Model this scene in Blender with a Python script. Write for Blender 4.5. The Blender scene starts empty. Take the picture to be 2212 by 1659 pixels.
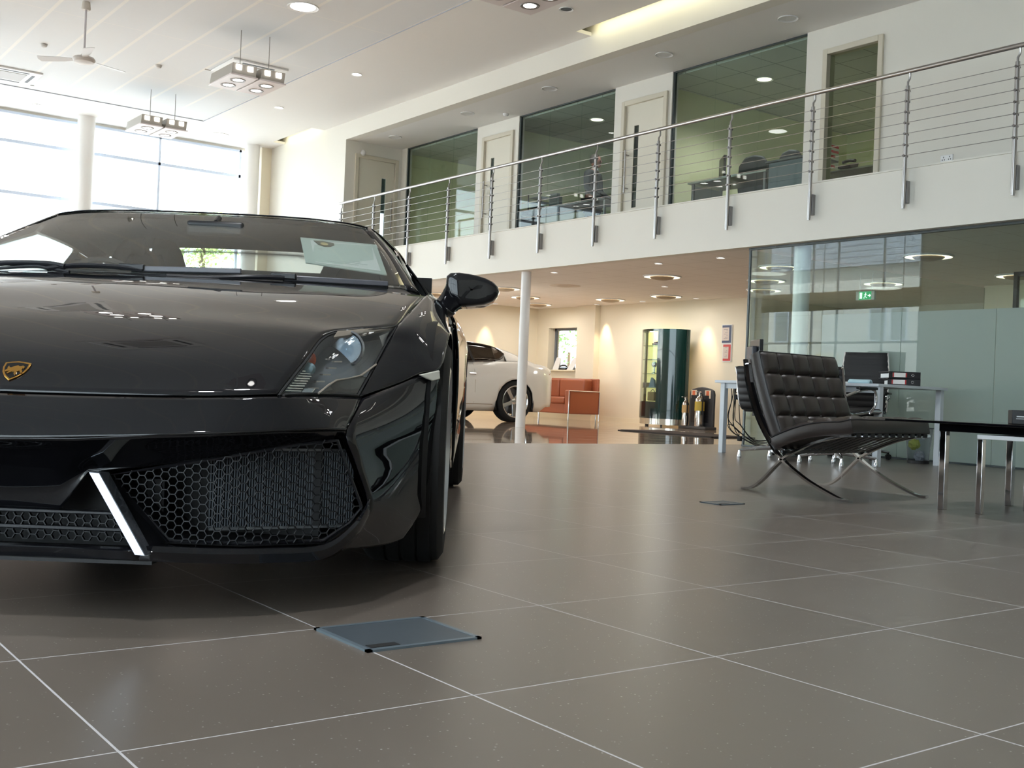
import bpy, bmesh, math, random
from mathutils import Vector, Matrix
random.seed(7)
PI = math.pi
SC = bpy.context.scene
COL = SC.collection
W_PX, H_PX = 2212, 1659

# ------------------------------------------------------------------ camera
F_PX, YAW, PITCH, ROLL, EYE = 2399.27, math.radians(36.6873), math.radians(.3239), math.radians(2.3555), .55
_f = Vector((math.sin(YAW) * math.cos(PITCH), math.cos(YAW) * math.cos(PITCH), math.sin(PITCH)))
_r0 = Vector((math.cos(YAW), -math.sin(YAW), 0)); _u0 = _r0.cross(_f)
_r = _r0 * math.cos(ROLL) + _u0 * math.sin(ROLL)
_u = -_r0 * math.sin(ROLL) + _u0 * math.cos(ROLL)
cd = bpy.data.cameras.new('camera'); cam = bpy.data.objects.new('camera', cd); COL.objects.link(cam)
cam.matrix_world = Matrix(((_r.x, _u.x, -_f.x, 0), (_r.y, _u.y, -_f.y, 0), (_r.z, _u.z, -_f.z, EYE), (0, 0, 0, 1)))
cd.sensor_fit = 'HORIZONTAL'; cd.sensor_width = 36.0; cd.lens = 36.0 * F_PX / W_PX
cd.clip_start = .05; cd.clip_end = 300
SC.camera = cam

# ------------------------------------------------------------------ render look, sky, daylight
vs = SC.view_settings
vs.view_transform = 'Standard'; vs.look = 'None'; vs.gamma = 1.0; vs.use_curve_mapping = False
vs.exposure = -.22
SC.display_settings.display_device = 'sRGB'
cy = SC.cycles
cy.use_denoising = True
cy.max_bounces = 9; cy.diffuse_bounces = 4; cy.glossy_bounces = 5; cy.transmission_bounces = 5; cy.transparent_max_bounces = 16
cy.caustics_reflective = False; cy.caustics_refractive = False
cy.sample_clamp_indirect = 6.0
SKY = 7.4
wd = bpy.data.worlds.new('sky'); SC.world = wd; wd.use_nodes = True
bg = wd.node_tree.nodes['Background']
bg.inputs[0].default_value = (.83, .92, 1.0, 1); bg.inputs[1].default_value = SKY

def light(kind, name, loc, energy, color=(1, 1, 1), size=.1, rot=(0, 0, 0), size_y=None, spot=None, blend=.5, portal=False, parent=None):
    d = bpy.data.lights.new(name, kind); d.energy = energy; d.color = color
    if kind == 'AREA':
        d.size = size
        if size_y: d.shape = 'RECTANGLE'; d.size_y = size_y
        if portal: d.cycles.is_portal = True
    elif kind in ('SPOT', 'POINT'):
        d.shadow_soft_size = size
        if kind == 'SPOT': d.spot_size = spot; d.spot_blend = blend
    elif kind == 'SUN': d.angle = size
    o = bpy.data.objects.new(name, d); COL.objects.link(o); o.location = loc; o.rotation_euler = rot
    if parent: o.parent = parent
    return o

light('SUN', 'sun', (30, -10, 40), 55, (1, .97, .92), .01, rot=(math.radians(38), 0, math.radians(75)))

# room dimensions (metres, camera over the origin, X to the balcony wall, Y along it)
XF = 10.0        # face of the balcony
XP = 11.25       # office partition on the balcony
XL = -6.0        # glazed wall on the far left
YW = 22.9        # glazed wall at the end
YB = -7.0        # wall behind
ZC = 5.55        # showroom ceiling
ZU = 2.33        # ceiling under the balcony
ZS = 5.23        # ceiling over the balcony
XB = 15.0        # rear wall under the balcony

light('AREA', 'daylight_portal', ((XL + 9.5) / 2, YW + .25, 2.75), 0, size=15.4, size_y=5.5, rot=(PI / 2, 0, PI), portal=True).rotation_euler = (-PI / 2, 0, 0)
light('AREA', 'daylight_portal', (XL - .25, 20, 2.75), 0, size=5.5, size_y=5.6, rot=(0, -PI / 2, 0), portal=True)
light('AREA', 'daylight_portal', (XL - .25, 1, 2.75), 0, size=5.5, size_y=14, rot=(0, -PI / 2, 0), portal=True)

# ------------------------------------------------------------------ materials
def lin(c):
    return tuple(((v / 255) / 12.92 if v / 255 <= .04045 else ((v / 255 + .055) / 1.055) ** 2.4) for v in c)
MATS = {}
def mat(name, col, rough=.5, metal=0.0, coat=0.0, emit=None, estr=0.0, bump=None, spec=.5, noise=None, ior=None):
    if name in MATS: return MATS[name]
    m = bpy.data.materials.new(name); m.use_nodes = True
    nt = m.node_tree; p = nt.nodes['Principled BSDF']
    c = lin(col) if max(col) > 1.0 else col
    p.inputs['Base Color'].default_value = (*c, 1)
    p.inputs['Roughness'].default_value = rough; p.inputs['Metallic'].default_value = metal
    p.inputs['Coat Weight'].default_value = coat; p.inputs['Coat Roughness'].default_value = .02
    p.inputs['Specular IOR Level'].default_value = spec
    if ior: p.inputs['IOR'].default_value = ior
    if emit:
        p.inputs['Emission Color'].default_value = (*emit, 1); p.inputs['Emission Strength'].default_value = estr
    tc = None
    if noise:                      # (scale, amount): faint real mottling of the finish
        tc = nt.nodes.new('ShaderNodeTexCoord'); n = nt.nodes.new('ShaderNodeTexNoise'); n.inputs['Scale'].default_value = noise[0]
        n.inputs['Detail'].default_value = 4
        mx = nt.nodes.new('ShaderNodeMix'); mx.data_type = 'RGBA'
        mx.inputs[6].default_value = (*[v * (1 - noise[1]) for v in c], 1); mx.inputs[7].default_value = (*[min(1, v * (1 + noise[1])) for v in c], 1)
        nt.links.new(tc.outputs['Object'], n.inputs['Vector']); nt.links.new(n.outputs['Fac'], mx.inputs[0]); nt.links.new(mx.outputs[2], p.inputs['Base Color'])
    if bump:                       # (scale, strength)
        tc = nt.nodes.new('ShaderNodeTexCoord'); n = nt.nodes.new('ShaderNodeTexNoise'); n.inputs['Scale'].default_value = bump[0]
        n.inputs['Detail'].default_value = 3
        b = nt.nodes.new('ShaderNodeBump'); b.inputs['Strength'].default_value = bump[1]; b.inputs['Distance'].default_value = .004
        nt.links.new(tc.outputs['Object'], n.inputs['Vector']); nt.links.new(n.outputs['Fac'], b.inputs['Height']); nt.links.new(b.outputs['Normal'], p.inputs['Normal'])
    MATS[name] = m
    return m

def glass(name, tint=(.86, .93, .90), rough=0.0, ior=1.45, frost=None):
    """architectural pane: fresnel mix of a tinted see-through and a mirror"""
    if name in MATS: return MATS[name]
    m = bpy.data.materials.new(name); m.use_nodes = True; nt = m.node_tree
    nt.nodes.remove(nt.nodes['Principled BSDF'])
    out = nt.nodes['Material Output']
    t = nt.nodes.new('ShaderNodeBsdfTransparent'); t.inputs[0].default_value = (*tint, 1)
    g = nt.nodes.new('ShaderNodeBsdfGlossy'); g.inputs['Roughness'].default_value = rough
    fr = nt.nodes.new('ShaderNodeFresnel')
    ge = nt.nodes.new('ShaderNodeNewGeometry'); im = nt.nodes.new('ShaderNodeMix')      # same reflectance on both faces of a thin pane
    im.inputs[2].default_value = ior; im.inputs[3].default_value = 1 / ior
    nt.links.new(ge.outputs['Backfacing'], im.inputs[0]); nt.links.new(im.outputs[0], fr.inputs[0])
    mx = nt.nodes.new('ShaderNodeMixShader')
    nt.links.new(fr.outputs[0], mx.inputs[0])
    if frost:
        tl = nt.nodes.new('ShaderNodeBsdfTranslucent'); tl.inputs[0].default_value = (*frost, 1)
        df = nt.nodes.new('ShaderNodeBsdfDiffuse'); df.inputs[0].default_value = (*frost, 1)
        m1 = nt.nodes.new('ShaderNodeMixShader'); m1.inputs[0].default_value = .45
        m2 = nt.nodes.new('ShaderNodeMixShader'); m2.inputs[0].default_value = .84
        nt.links.new(tl.outputs[0], m1.inputs[1]); nt.links.new(df.outputs[0], m1.inputs[2])
        nt.links.new(t.outputs[0], m2.inputs[1]); nt.links.new(m1.outputs[0], m2.inputs[2])
        nt.links.new(m2.outputs[0], mx.inputs[1])
    else:
        nt.links.new(t.outputs[0], mx.inputs[1])
    nt.links.new(g.outputs[0], mx.inputs[2]); nt.links.new(mx.outputs[0], out.inputs[0])
    MATS[name] = m
    return m

def paper(name, col):
    """thin sheet that lets some light through from behind"""
    if name in MATS: return MATS[name]
    m = bpy.data.materials.new(name); m.use_nodes = True; nt = m.node_tree; nt.nodes.remove(nt.nodes['Principled BSDF'])
    d = nt.nodes.new('ShaderNodeBsdfDiffuse'); t = nt.nodes.new('ShaderNodeBsdfTranslucent'); x = nt.nodes.new('ShaderNodeMixShader')
    d.inputs[0].default_value = (*col, 1); t.inputs[0].default_value = (*col, 1); x.inputs[0].default_value = .5
    nt.links.new(d.outputs[0], x.inputs[1]); nt.links.new(t.outputs[0], x.inputs[2]); nt.links.new(x.outputs[0], nt.nodes['Material Output'].inputs[0])
    MATS[name] = m
    return m

def N(nt, kind, **kw):
    n = nt.nodes.new(kind)
    for k, v in kw.items(): setattr(n, k, v)
    return n
def mth(nt, op, a, b=None, clamp=False):
    n = nt.nodes.new('ShaderNodeMath'); n.operation = op; n.use_clamp = clamp
    for i, v in enumerate((a, b)):
        if v is None: continue
        if hasattr(v, 'is_linked') or hasattr(v, 'links'): nt.links.new(v, n.inputs[i])
        else: n.inputs[i].default_value = v
    return n.outputs[0]

def grid_mat(name, col, line, px, x0, py, y0, w, rough=.3, speck=0.0, coat=0.0, spec=.5, axes=('X', 'Y'), wy=None, bump=0.0, tvar=0.0, rough_line=.6, blot=0.0):
    """flat tiles with thin joints, laid out in metres along two axes"""
    m = bpy.data.materials.new(name); m.use_nodes = True; nt = m.node_tree; p = nt.nodes['Principled BSDF']
    tc = N(nt, 'ShaderNodeTexCoord'); sp = N(nt, 'ShaderNodeSeparateXYZ'); nt.links.new(tc.outputs['Object'], sp.inputs[0])
    def joint(out, per, off, wid):
        u = mth(nt, 'DIVIDE', mth(nt, 'SUBTRACT', out, off), per)
        d = mth(nt, 'ABSOLUTE', mth(nt, 'SUBTRACT', mth(nt, 'FRACT', mth(nt, 'ADD', u, 100.5)), .5))
        return mth(nt, 'LESS_THAN', mth(nt, 'MULTIPLY', d, per), wid / 2), mth(nt, 'FLOOR', mth(nt, 'ADD', u, 100.0))
    jx, ix = joint(sp.outputs[axes[0]], px, x0, w)
    jy, iy = joint(sp.outputs[axes[1]], py, y0, wy if wy is not None else w)
    j = mth(nt, 'MAXIMUM', jx, jy)
    c = lin(col) if max(col) > 1 else col; l = lin(line) if max(line) > 1 else line
    base = N(nt, 'ShaderNodeMix', data_type='RGBA')
    base.inputs[6].default_value = (*c, 1); base.inputs[7].default_value = (*[v * (1 + tvar) for v in c], 1)
    wn = N(nt, 'ShaderNodeTexWhiteNoise', noise_dimensions='2D'); cb = N(nt, 'ShaderNodeCombineXYZ')
    nt.links.new(ix, cb.inputs[0]); nt.links.new(iy, cb.inputs[1]); nt.links.new(cb.outputs[0], wn.inputs['Vector'])
    fac = wn.outputs['Value']
    if blot:
        nz = N(nt, 'ShaderNodeTexNoise'); nz.inputs['Scale'].default_value = 2.2; nz.inputs['Detail'].default_value = 6
        nt.links.new(tc.outputs['Object'], nz.inputs['Vector'])
        fac = mth(nt, 'ADD', mth(nt, 'MULTIPLY', nz.outputs['Fac'], blot), mth(nt, 'MULTIPLY', fac, 1 - blot))
    nt.links.new(fac, base.inputs[0])
    colr = base.outputs[2]
    if speck:
        v = N(nt, 'ShaderNodeTexVoronoi', feature='F1'); v.inputs['Scale'].default_value = 95
        nt.links.new(tc.outputs['Object'], v.inputs['Vector'])
        near = mth(nt, 'LESS_THAN', v.outputs['Distance'], .16)
        sc = N(nt, 'ShaderNodeSeparateColor'); nt.links.new(v.outputs['Color'], sc.inputs[0])
        s = mth(nt, 'MULTIPLY', near, mth(nt, 'LESS_THAN', sc.outputs[0], .28))
        s = mth(nt, 'MULTIPLY', s, mth(nt, 'MULTIPLY', sc.outputs[1], speck))
        mx = N(nt, 'ShaderNodeMix', data_type='RGBA'); nt.links.new(s, mx.inputs[0]); nt.links.new(colr, mx.inputs[6]); mx.inputs[7].default_value = (.62, .6, .57, 1)
        colr = mx.outputs[2]
    mj = N(nt, 'ShaderNodeMix', data_type='RGBA'); nt.links.new(j, mj.inputs[0]); nt.links.new(colr, mj.inputs[6]); mj.inputs[7].default_value = (*l, 1)
    nt.links.new(mj.outputs[2], p.inputs['Base Color'])
    rg = mth(nt, 'ADD', mth(nt, 'MULTIPLY', j, rough_line - rough), rough); nt.links.new(rg, p.inputs['Roughness'])
    p.inputs['Coat Weight'].default_value = coat; p.inputs['Specular IOR Level'].default_value = spec
    MATS[name] = m
    return m

# ------------------------------------------------------------------ mesh building
class MB:
    def __init__(s): s.v = []; s.f = []
    def add(s, vs, fs):
        o = len(s.v); s.v += [tuple(v) for v in vs]; s.f += [tuple(i + o for i in f) for f in fs]; return s
    def box(s, x0, x1, y0, y1, z0, z1, M=None):
        vs = [Vector((x, y, z)) for z in (z0, z1) for y in (y0, y1) for x in (x0, x1)]
        if M is not None: vs = [M @ v for v in vs]
        return s.add(vs, [(0, 2, 3, 1), (4, 5, 7, 6), (0, 1, 5, 4), (2, 6, 7, 3), (0, 4, 6, 2), (1, 3, 7, 5)])
    def bar(s, a, b, w, h, up=(0, 0, 1)):
        """rectangular bar from a to b, w across, h along up"""
        a = Vector(a); b = Vector(b); d = (b - a).normalized(); u = Vector(up)
        if abs(d.dot(u)) > .98: u = Vector((1, 0, 0))
        x = d.cross(u).normalized(); u = x.cross(d).normalized()
        vs = [p + x * sx * w / 2 + u * su * h / 2 for p in (a, b) for sx, su in ((-1, -1), (1, -1), (1, 1), (-1, 1))]
        return s.add(vs, [(3, 2, 1, 0), (4, 5, 6, 7), (0, 1, 5, 4), (1, 2, 6, 5), (2, 3, 7, 6), (3, 0, 4, 7)])
    def tube(s, pts, r, n=10, closed=False, r2=None, caps=True):
        pts = [Vector(p) for p in pts]; m = len(pts); rs = r if isinstance(r, (list, tuple)) else [r] * m
        rings = []; prev = None
        for i, p in enumerate(pts):
            if closed: t = pts[(i + 1) % m] - pts[i - 1]
            else: t = pts[min(i + 1, m - 1)] - pts[max(i - 1, 0)]
            t.normalize()
            if prev is None:
                a = Vector((0, 0, 1)) if abs(t.z) < .9 else Vector((1, 0, 0)); x = t.cross(a).normalized()
            else:
                x = (prev - t * prev.dot(t)).normalized()
            prev = x; y = t.cross(x)
            rings.append([p + x * math.cos(2 * PI * k / n) * rs[i] + y * math.sin(2 * PI * k / n) * (rs[i] if r2 is None else r2) for k in range(n)])
        vs = [v for rg in rings for v in rg]; fs = []
        for i in range(m if closed else m - 1):
            j = (i + 1) % m
            fs += [(i * n + k, i * n + (k + 1) % n, j * n + (k + 1) % n, j * n + k) for k in range(n)]
        if not closed and caps: fs += [tuple(range(n - 1, -1, -1)), tuple((m - 1) * n + k for k in range(n))]
        return s.add(vs, fs)
    def cyl(s, a, b, r, n=16, r1=None): return s.tube([a, b], [r, r if r1 is None else r1], n)
    def lathe(s, prof, n=32, M=None, closed=False):
        """prof: (radius, height) pairs turned about local Z"""
        m = len(prof)
        vs = [Vector((r * math.cos(2 * PI * k / n), r * math.sin(2 * PI * k / n), z)) for r, z in prof for k in range(n)]
        if M is not None: vs = [M @ v for v in vs]
        fs = [(i * n + k, i * n + (k + 1) % n, ((i + 1) % m) * n + (k + 1) % n, ((i + 1) % m) * n + k) for i in range(m if closed else m - 1) for k in range(n)]
        if not closed and not (m == 2 and abs(prof[0][1] - prof[1][1]) < 1e-6):
            if prof[0][0] > 1e-6: fs.append(tuple(range(n - 1, -1, -1)))
            if prof[-1][0] > 1e-6: fs.append(tuple((m - 1) * n + k for k in range(n)))
        return s.add(vs, fs)
    def prism(s, poly, d):
        """closed polygon (3-D points) pushed along vector d"""
        n = len(poly); d = Vector(d); a = [Vector(p) for p in poly]; b = [p + d for p in a]
        return s.add(a + b, [tuple(range(n - 1, -1, -1)), tuple(range(n, 2 * n))] + [(i, (i + 1) % n, n + (i + 1) % n, n + i) for i in range(n)])
    def sphere(s, c, r, nu=16, nv=10, M=None):
        c = Vector(c); rr = r if isinstance(r, (list, tuple)) else (r, r, r); vs = []
        for i in range(nv + 1):
            t = PI * i / nv
            for k in range(nu):
                p = 2 * PI * k / nu; q = Vector((rr[0] * math.sin(t) * math.cos(p), rr[1] * math.sin(t) * math.sin(p), rr[2] * math.cos(t)))
                if M is not None: q = M @ q
                vs.append(c + q)
        fs = [(i * nu + k, (i + 1) * nu + k, (i + 1) * nu + (k + 1) % nu, i * nu + (k + 1) % nu) for i in range(nv) for k in range(nu)]
        return s.add(vs, fs)
    def grid(s, rows):
        m, n = len(rows), len(rows[0])
        return s.add([p for r in rows for p in r], [(i * n + j, i * n + j + 1, (i + 1) * n + j + 1, (i + 1) * n + j) for i in range(m - 1) for j in range(n - 1)])
    def mirror(s):
        v, f = s.v[:], s.f[:]
        return s.add([(-x, y, z) for x, y, z in v], [tuple(reversed(q)) for q in f])
    def build(s, name, m, parent=None, smooth=False, bevel=0, seg=2, solid=0, sub=0, loc=None, rot=None, mods=None, angle=35, off=-1, merge=True):
        me = bpy.data.meshes.new(name); me.from_pydata(s.v, [], s.f)
        bm = bmesh.new(); bm.from_mesh(me)
        if merge: bmesh.ops.remove_doubles(bm, verts=bm.verts, dist=1e-5)
        bmesh.ops.recalc_face_normals(bm, faces=bm.faces) if not solid else None
        bm.to_mesh(me); bm.free()
        me.materials.append(m)
        if smooth:
            for p in me.polygons: p.use_smooth = True
            me.set_sharp_from_angle(angle=math.radians(angle))
        o = bpy.data.objects.new(name, me); COL.objects.link(o)
        if parent is not None: o.parent = parent
        if loc is not None: o.location = loc
        if rot is not None: o.rotation_euler = rot
        if solid:
            d = o.modifiers.new('solid', 'SOLIDIFY'); d.thickness = solid; d.offset = off
        if bevel:
            d = o.modifiers.new('bevel', 'BEVEL'); d.width = bevel; d.segments = seg; d.limit_method = 'ANGLE'; d.angle_limit = math.radians(40); d.harden_normals = False
            for p in me.polygons: p.use_smooth = True
            if not smooth: me.set_sharp_from_angle(angle=math.radians(50))
        if sub:
            d = o.modifiers.new('sub', 'SUBSURF'); d.levels = sub; d.render_levels = sub
        return o

def cr(p0, p1, p2, p3, t):
    return .5 * ((2 * p1) + (-p0 + p2) * t + (2 * p0 - 5 * p1 + 4 * p2 - p3) * t * t + (-p0 + 3 * p1 - 3 * p2 + p3) * t ** 3)
def spline(pts, n, lin=False):
    """n steps per span through the points"""
    pts = [Vector(p) for p in pts]; out = []
    for i in range(len(pts) - 1):
        p1, p2 = pts[i], pts[i + 1]
        p0 = pts[i - 1] if i > 0 else p1 * 2 - p2
        p3 = pts[i + 2] if i + 2 < len(pts) else p2 * 2 - p1
        for k in range(n):
            t = k / n
            out.append(p1.lerp(p2, t) if lin else cr(p0, p1, p2, p3, t))
    out.append(pts[-1]); return out
def patch(rows, nu=6, nv=6, lu=False, lv=False):
    a = [spline(r, nu, lu) for r in rows]
    b = [spline(c, nv, lv) for c in zip(*a)]
    return [list(r) for r in zip(*b)]

def tag(o, label=None, cat=None, group=None, kind=None):
    if label: o['label'] = label
    if cat: o['category'] = cat
    if group: o['group'] = group
    if kind: o['kind'] = kind
    return o
def thing(name, label, cat, loc=(0, 0, 0), rotz=0.0, group=None):
    o = bpy.data.objects.new(name, None); COL.objects.link(o); o.empty_display_size = .1
    o.location = loc; o.rotation_euler = (0, 0, rotz)
    return tag(o, label, cat, group)
def dup(root, loc=None, rotz=None, label=None, group=None):
    r = root.copy(); COL.objects.link(r)
    if loc is not None: r.location = loc
    if rotz is not None: r.rotation_euler = (0, 0, rotz)
    if label: r['label'] = label
    if group: r['group'] = group
    for ch in list(root.children):
        c = ch.copy(); COL.objects.link(c); c.parent = r
        for g in list(ch.children):
            d = g.copy(); COL.objects.link(d); d.parent = c
    return r
def struct(o): o['kind'] = 'structure'; return o
def text_mesh(name, body, size, m, parent=None, loc=(0, 0, 0), rot=(0, 0, 0), depth=.002, align='CENTER'):
    c = bpy.data.curves.new(name, 'FONT'); c.body = body; c.size = size; c.extrude = depth; c.align_x = align; c.align_y = 'CENTER'
    o = bpy.data.objects.new(name, c); COL.objects.link(o)
    dg = bpy.context.evaluated_depsgraph_get(); me = bpy.data.meshes.new_from_object(o.evaluated_get(dg))
    bpy.data.objects.remove(o); me.materials.clear(); me.materials.append(m)
    o = bpy.data.objects.new(name, me); COL.objects.link(o); o.location = loc; o.rotation_euler = rot
    if parent is not None: o.parent = parent
    return o
# ------------------------------------------------------------------ finishes
WHITE = mat('wall_paint', (232, 228, 218), .6, bump=(180, .05))
CREAM = mat('cream_paint', (236, 226, 204), .6, bump=(180, .05))
PLASTER = mat('ceiling_plaster', (240, 238, 235), .7)
ALU = mat('pale_aluminium', (214, 226, 246), .4, .1)
STEEL = mat('brushed_steel', (176, 172, 170), .28, 1.0)
CHROME = mat('chrome', (225, 225, 228), .06, 1.0)
BLACKPL = mat('black_plastic', (22, 22, 25), .4)
BLACKGL = mat('black_gloss', (8, 8, 10), .06)
BLACKRUB = mat('black_rubber', (18, 18, 19), .75)
WHITEPL = mat('white_plastic', (232, 232, 232), .4)
LAMPW = mat('lamp_white', (255, 255, 255), .5, emit=(1, .96, .88), estr=9)
LAMPC = mat('lamp_cool', (255, 255, 255), .5, emit=(1, .98, .94), estr=14)
RINGW = mat('ring_white', (255, 250, 235), .5, emit=(1, .9, .66), estr=3.2)
GLASS = glass('clear_glass', (.89, .945, .925))
GLASSOUT = glass('facade_glass', (.93, .96, .96), ior=1.35)
FROST = glass('frosted_film', (.75, .85, .80), frost=(.62, .72, .68))

TILE = grid_mat('grey_floor_tile', (100, 91, 83), (186, 182, 182), .6287, .5276, .608, 2.846, .0042, rough=.30, speck=.75, spec=.45, tvar=.14, wy=.0034, blot=.3)
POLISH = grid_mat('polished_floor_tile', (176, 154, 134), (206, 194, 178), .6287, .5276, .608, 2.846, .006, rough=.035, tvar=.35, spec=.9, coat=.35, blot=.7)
CEILT = grid_mat('ceiling_tile', (228, 230, 232), (240, 238, 234), .675, 7.95, 2.4, 21.1, .05, rough=.7, wy=.012)
CEILU = grid_mat('low_ceiling_tile', (248, 242, 236), (214, 204, 194), .6, 10.2, .6, 19.3, .008, rough=.75)
CEILO = grid_mat('office_ceiling_tile', (200, 205, 198), (150, 155, 150), .6, 11.3, .6, 12.0, .02, rough=.75)
ROOFSLATE = grid_mat('roof_slate', (120, 128, 142), (70, 76, 88), .35, 0, .28, 0, .03, rough=.55, axes=('Y', 'Z'), tvar=.5, rough_line=.7)
BRICK = grid_mat('brickwork', (176, 150, 136), (196, 188, 180), .23, 0, .085, 0, .012, rough=.8, axes=('X', 'Z'), tvar=.35)
STREET = mat('street', (138, 142, 146), .85, noise=(1.2, .2))
RENDER = mat('white_render', (240, 240, 236), .8)
SILL = mat('stone_lintel', (206, 196, 172), .8)
DARKWIN = mat('dark_window_pane', (120, 130, 138), .1)

def S(name, bx, m, bevel=0):
    o = MB()
    for b in bx: o.box(*b)
    return struct(o.build(name, m, bevel=bevel))

# ------------------------------------------------------------------ floors
S('floor', [(XL, 17.6, YB, 9.25, -.12, 0)], TILE)
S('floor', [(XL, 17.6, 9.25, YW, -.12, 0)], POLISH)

# ------------------------------------------------------------------ ceilings
# plaster frame round a field of tiles; the slot by the wall holds a hidden strip lamp
slots = [(7.9, 11.9), (20.0, 21.8)]
cb = [(7.95, 9.72, YB, YW, ZC, ZC + .05), (XL, 7.95, 21.1, YW, ZC, ZC + .05)]
ys = [YB] + [v for s in slots for v in s] + [YW]
for a, b in zip(ys[0::2], ys[1::2]): cb.append((9.72, 10.2, a, b, ZC, ZC + .05))
S('ceiling', cb, PLASTER)
S('ceiling', [(XL, 7.96, YB, 21.12, ZC + .012, ZC + .09)], CEILT)
S('trim_1', [(7.947, 7.953, YB, 21.1, ZC - .002, ZC + .02), (XL, 7.953, 21.097, 21.103, ZC - .002, ZC + .02)], mat('shadow_gap_trim', (176, 180, 192), .5, .3))
S('ceiling', [(XL - .3, 18, YB - .3, YW + .3, 6.2, 6.4)], PLASTER)  # unseen roof slab, added to stop sky light leaking in
S('ceiling', [(10.2, XP + .15, YB, 19.06, ZS, ZS + .06)], PLASTER)
S('wall_bulkhead', [(10.0, 10.2, YB, 19.06, ZS - .006, 6.2)], WHITE)
for i, (a, b) in enumerate(slots):
    t = thing('strip_lamp', ['fluorescent strip hidden in the ceiling slot above the balcony', 'fluorescent strip hidden in the ceiling slot by the end columns'][i], 'lamp', (9.86, (a + b) / 2, ZC + .1))
    MB().cyl((0, -(b - a) / 2 + .1, 0), (0, (b - a) / 2 - .1, 0), .018, 12).build('tube', mat('strip_tube', (255, 255, 230), .5, emit=(1, .93, .6), estr=11), t, smooth=True)
    MB().box(-.04, .04, -(b - a) / 2 + .05, (b - a) / 2 - .05, .02, .05).build('batten', WHITEPL, t)

# ------------------------------------------------------------------ walls
S('wall_end', [(10.0, 10.3, 19.06, 22.45, 0, 6.2), (10.3, XB + .3, 19.3, 19.6, 0, 2.36)], WHITE)
S('wall_corner', [(9.78, 10.3, 22.45, YW + .2, 0, 6.2)], CREAM)
S('wall_left', [(XL - .3, XL, 8, 17.2, 0, 6.2), (XL - .3, XL, 22.6, YW + .3, 0, 6.2), (XL - .3, XL, 17.2, 22.6, 5.5, 6.2), (XL - .3, XL, YB, 8, 5.5, 6.2), (XL - .3, XL, YB - .3, -6, 0, 6.2)], WHITE)
S('wall_back', [(XL - .3, 18, YB - .3, YB, 0, 6.2)], WHITE)
S('wall_right', [(17.6, 17.9, YB, 20, 0, 6.2)], WHITE)
S('wall_end', [(XL - .3, 9.78, YW, YW + .2, 5.5, 6.2)], WHITE)
# low hall under the balcony
wy0, wy1, wz0, wz1 = 17.92, 18.88, 1.03, 1.93
S('wall_rear', [(XB, XB + .3, 13.2, wy0, 0, ZU + .03), (XB, XB + .3, wy1, 19.3, 0, ZU + .03), (XB, XB + .3, wy0, wy1, 0, wz0), (XB, XB + .3, wy0, wy1, wz1, ZU + .03),
                (14.86, XB, 17.2, 17.76, 0, ZU + .03), (XB + .3, 17.6, 13.2, 13.4, 0, ZU + .03)], CREAM)
S('wall_rear', [(10.3, XB, 19.28, 19.3, 0, ZU + .03)], CREAM)
S('baseboard_rear', [(XB - .015, XB, 13.2, 17.2, 0, .09), (XB - .015, XB, 17.76, 19.28, 0, .09), (10.3, XB - .015, 19.265, 19.28, 0, .09), (14.845, 14.86, 17.2, 17.76, 0, .09)], mat('cream_skirting', (236, 226, 200), .4))
S('ceiling', [(10.02, 17.6, YB, 19.3, ZU + .03, ZU + .05)], CEILU)
# balcony slab and fascia
S('wall_balcony', [(10.0, 10.14, YB, 19.06, 2.355, 2.99), (9.985, 10.14, YB, 19.06, 2.99, 3.005)], WHITE)
S('floor', [(10.14, 17.6, YB, 19.3, ZU + .05, 2.9)], mat('balcony_carpet', (120, 118, 116), .95, bump=(300, .3)))

# rear window looking out
w = struct(MB().box(XB + .18, XB + .22, wy0, wy0 + .05, wz0, wz1).box(XB + .18, XB + .22, wy1 - .05, wy1, wz0, wz1).box(XB + .18, XB + .22, wy0, wy1, wz0, wz0 + .05)
       .box(XB + .18, XB + .22, wy0, wy1, wz1 - .05, wz1).build('window_4', mat('grey_frame', (110, 116, 124), .4)))
MB().box(XB + .195, XB + .205, wy0 + .04, wy1 - .04, wz0 + .04, wz1 - .04).build('pane', GLASSOUT, w)
MB().box(14.93, XB + .18, wy0 - .05, wy1 + .05, wz0 - .03, wz0).build('sill', mat('cream_skirting', (236, 226, 200), .4), w, bevel=.005)

# ------------------------------------------------------------------ glazed walls
def glazing(name, axis, c, a0, a1, posts, rails, z1, pw=.045, dp=.06):
    """frame along X ('x', at Y=c) or along Y ('y', at X=c) with one pane per bay"""
    f = MB()
    def bx(mb, u0, u1, z0, zz, d0, d1):
        if axis == 'x': mb.box(u0, u1, c + d0, c + d1, z0, zz)
        else: mb.box(c + d0, c + d1, u0, u1, z0, zz)
    for p in posts: bx(f, p - pw / 2, p + pw / 2, 0, z1, -dp / 2, dp / 2)
    for z in rails: bx(f, a0, a1, z - .03, z + .03, -dp / 2, dp / 2)
    bx(f, a0, a1, 0, .05, -dp / 2, dp / 2); bx(f, a0, a1, z1 - .05, z1, -dp / 2, dp / 2)
    o = struct(f.build(name, ALU))
    for a, b in zip(posts[:-1], posts[1:]):
        g = MB(); bx(g, a + .01, b - .01, .04, z1 - .04, -.006, .006)
        g.build('pane', GLASSOUT, o)
    return o
px = [9.47, 7.72, 6.13, 4.22, 2.47, .72, -1.03, -2.78, -4.53, XL + .03]
glazing('window_1', 'x', YW, XL, 9.5, px[::-1], [4.93, 3.95, 2.3], 5.5)
py = [17.23, 18.37, 19.88, 20.76, 21.55, 22.57]
g = glazing('window_2', 'y', XL, 17.2, 22.6, py, [2.28], 5.5)
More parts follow.
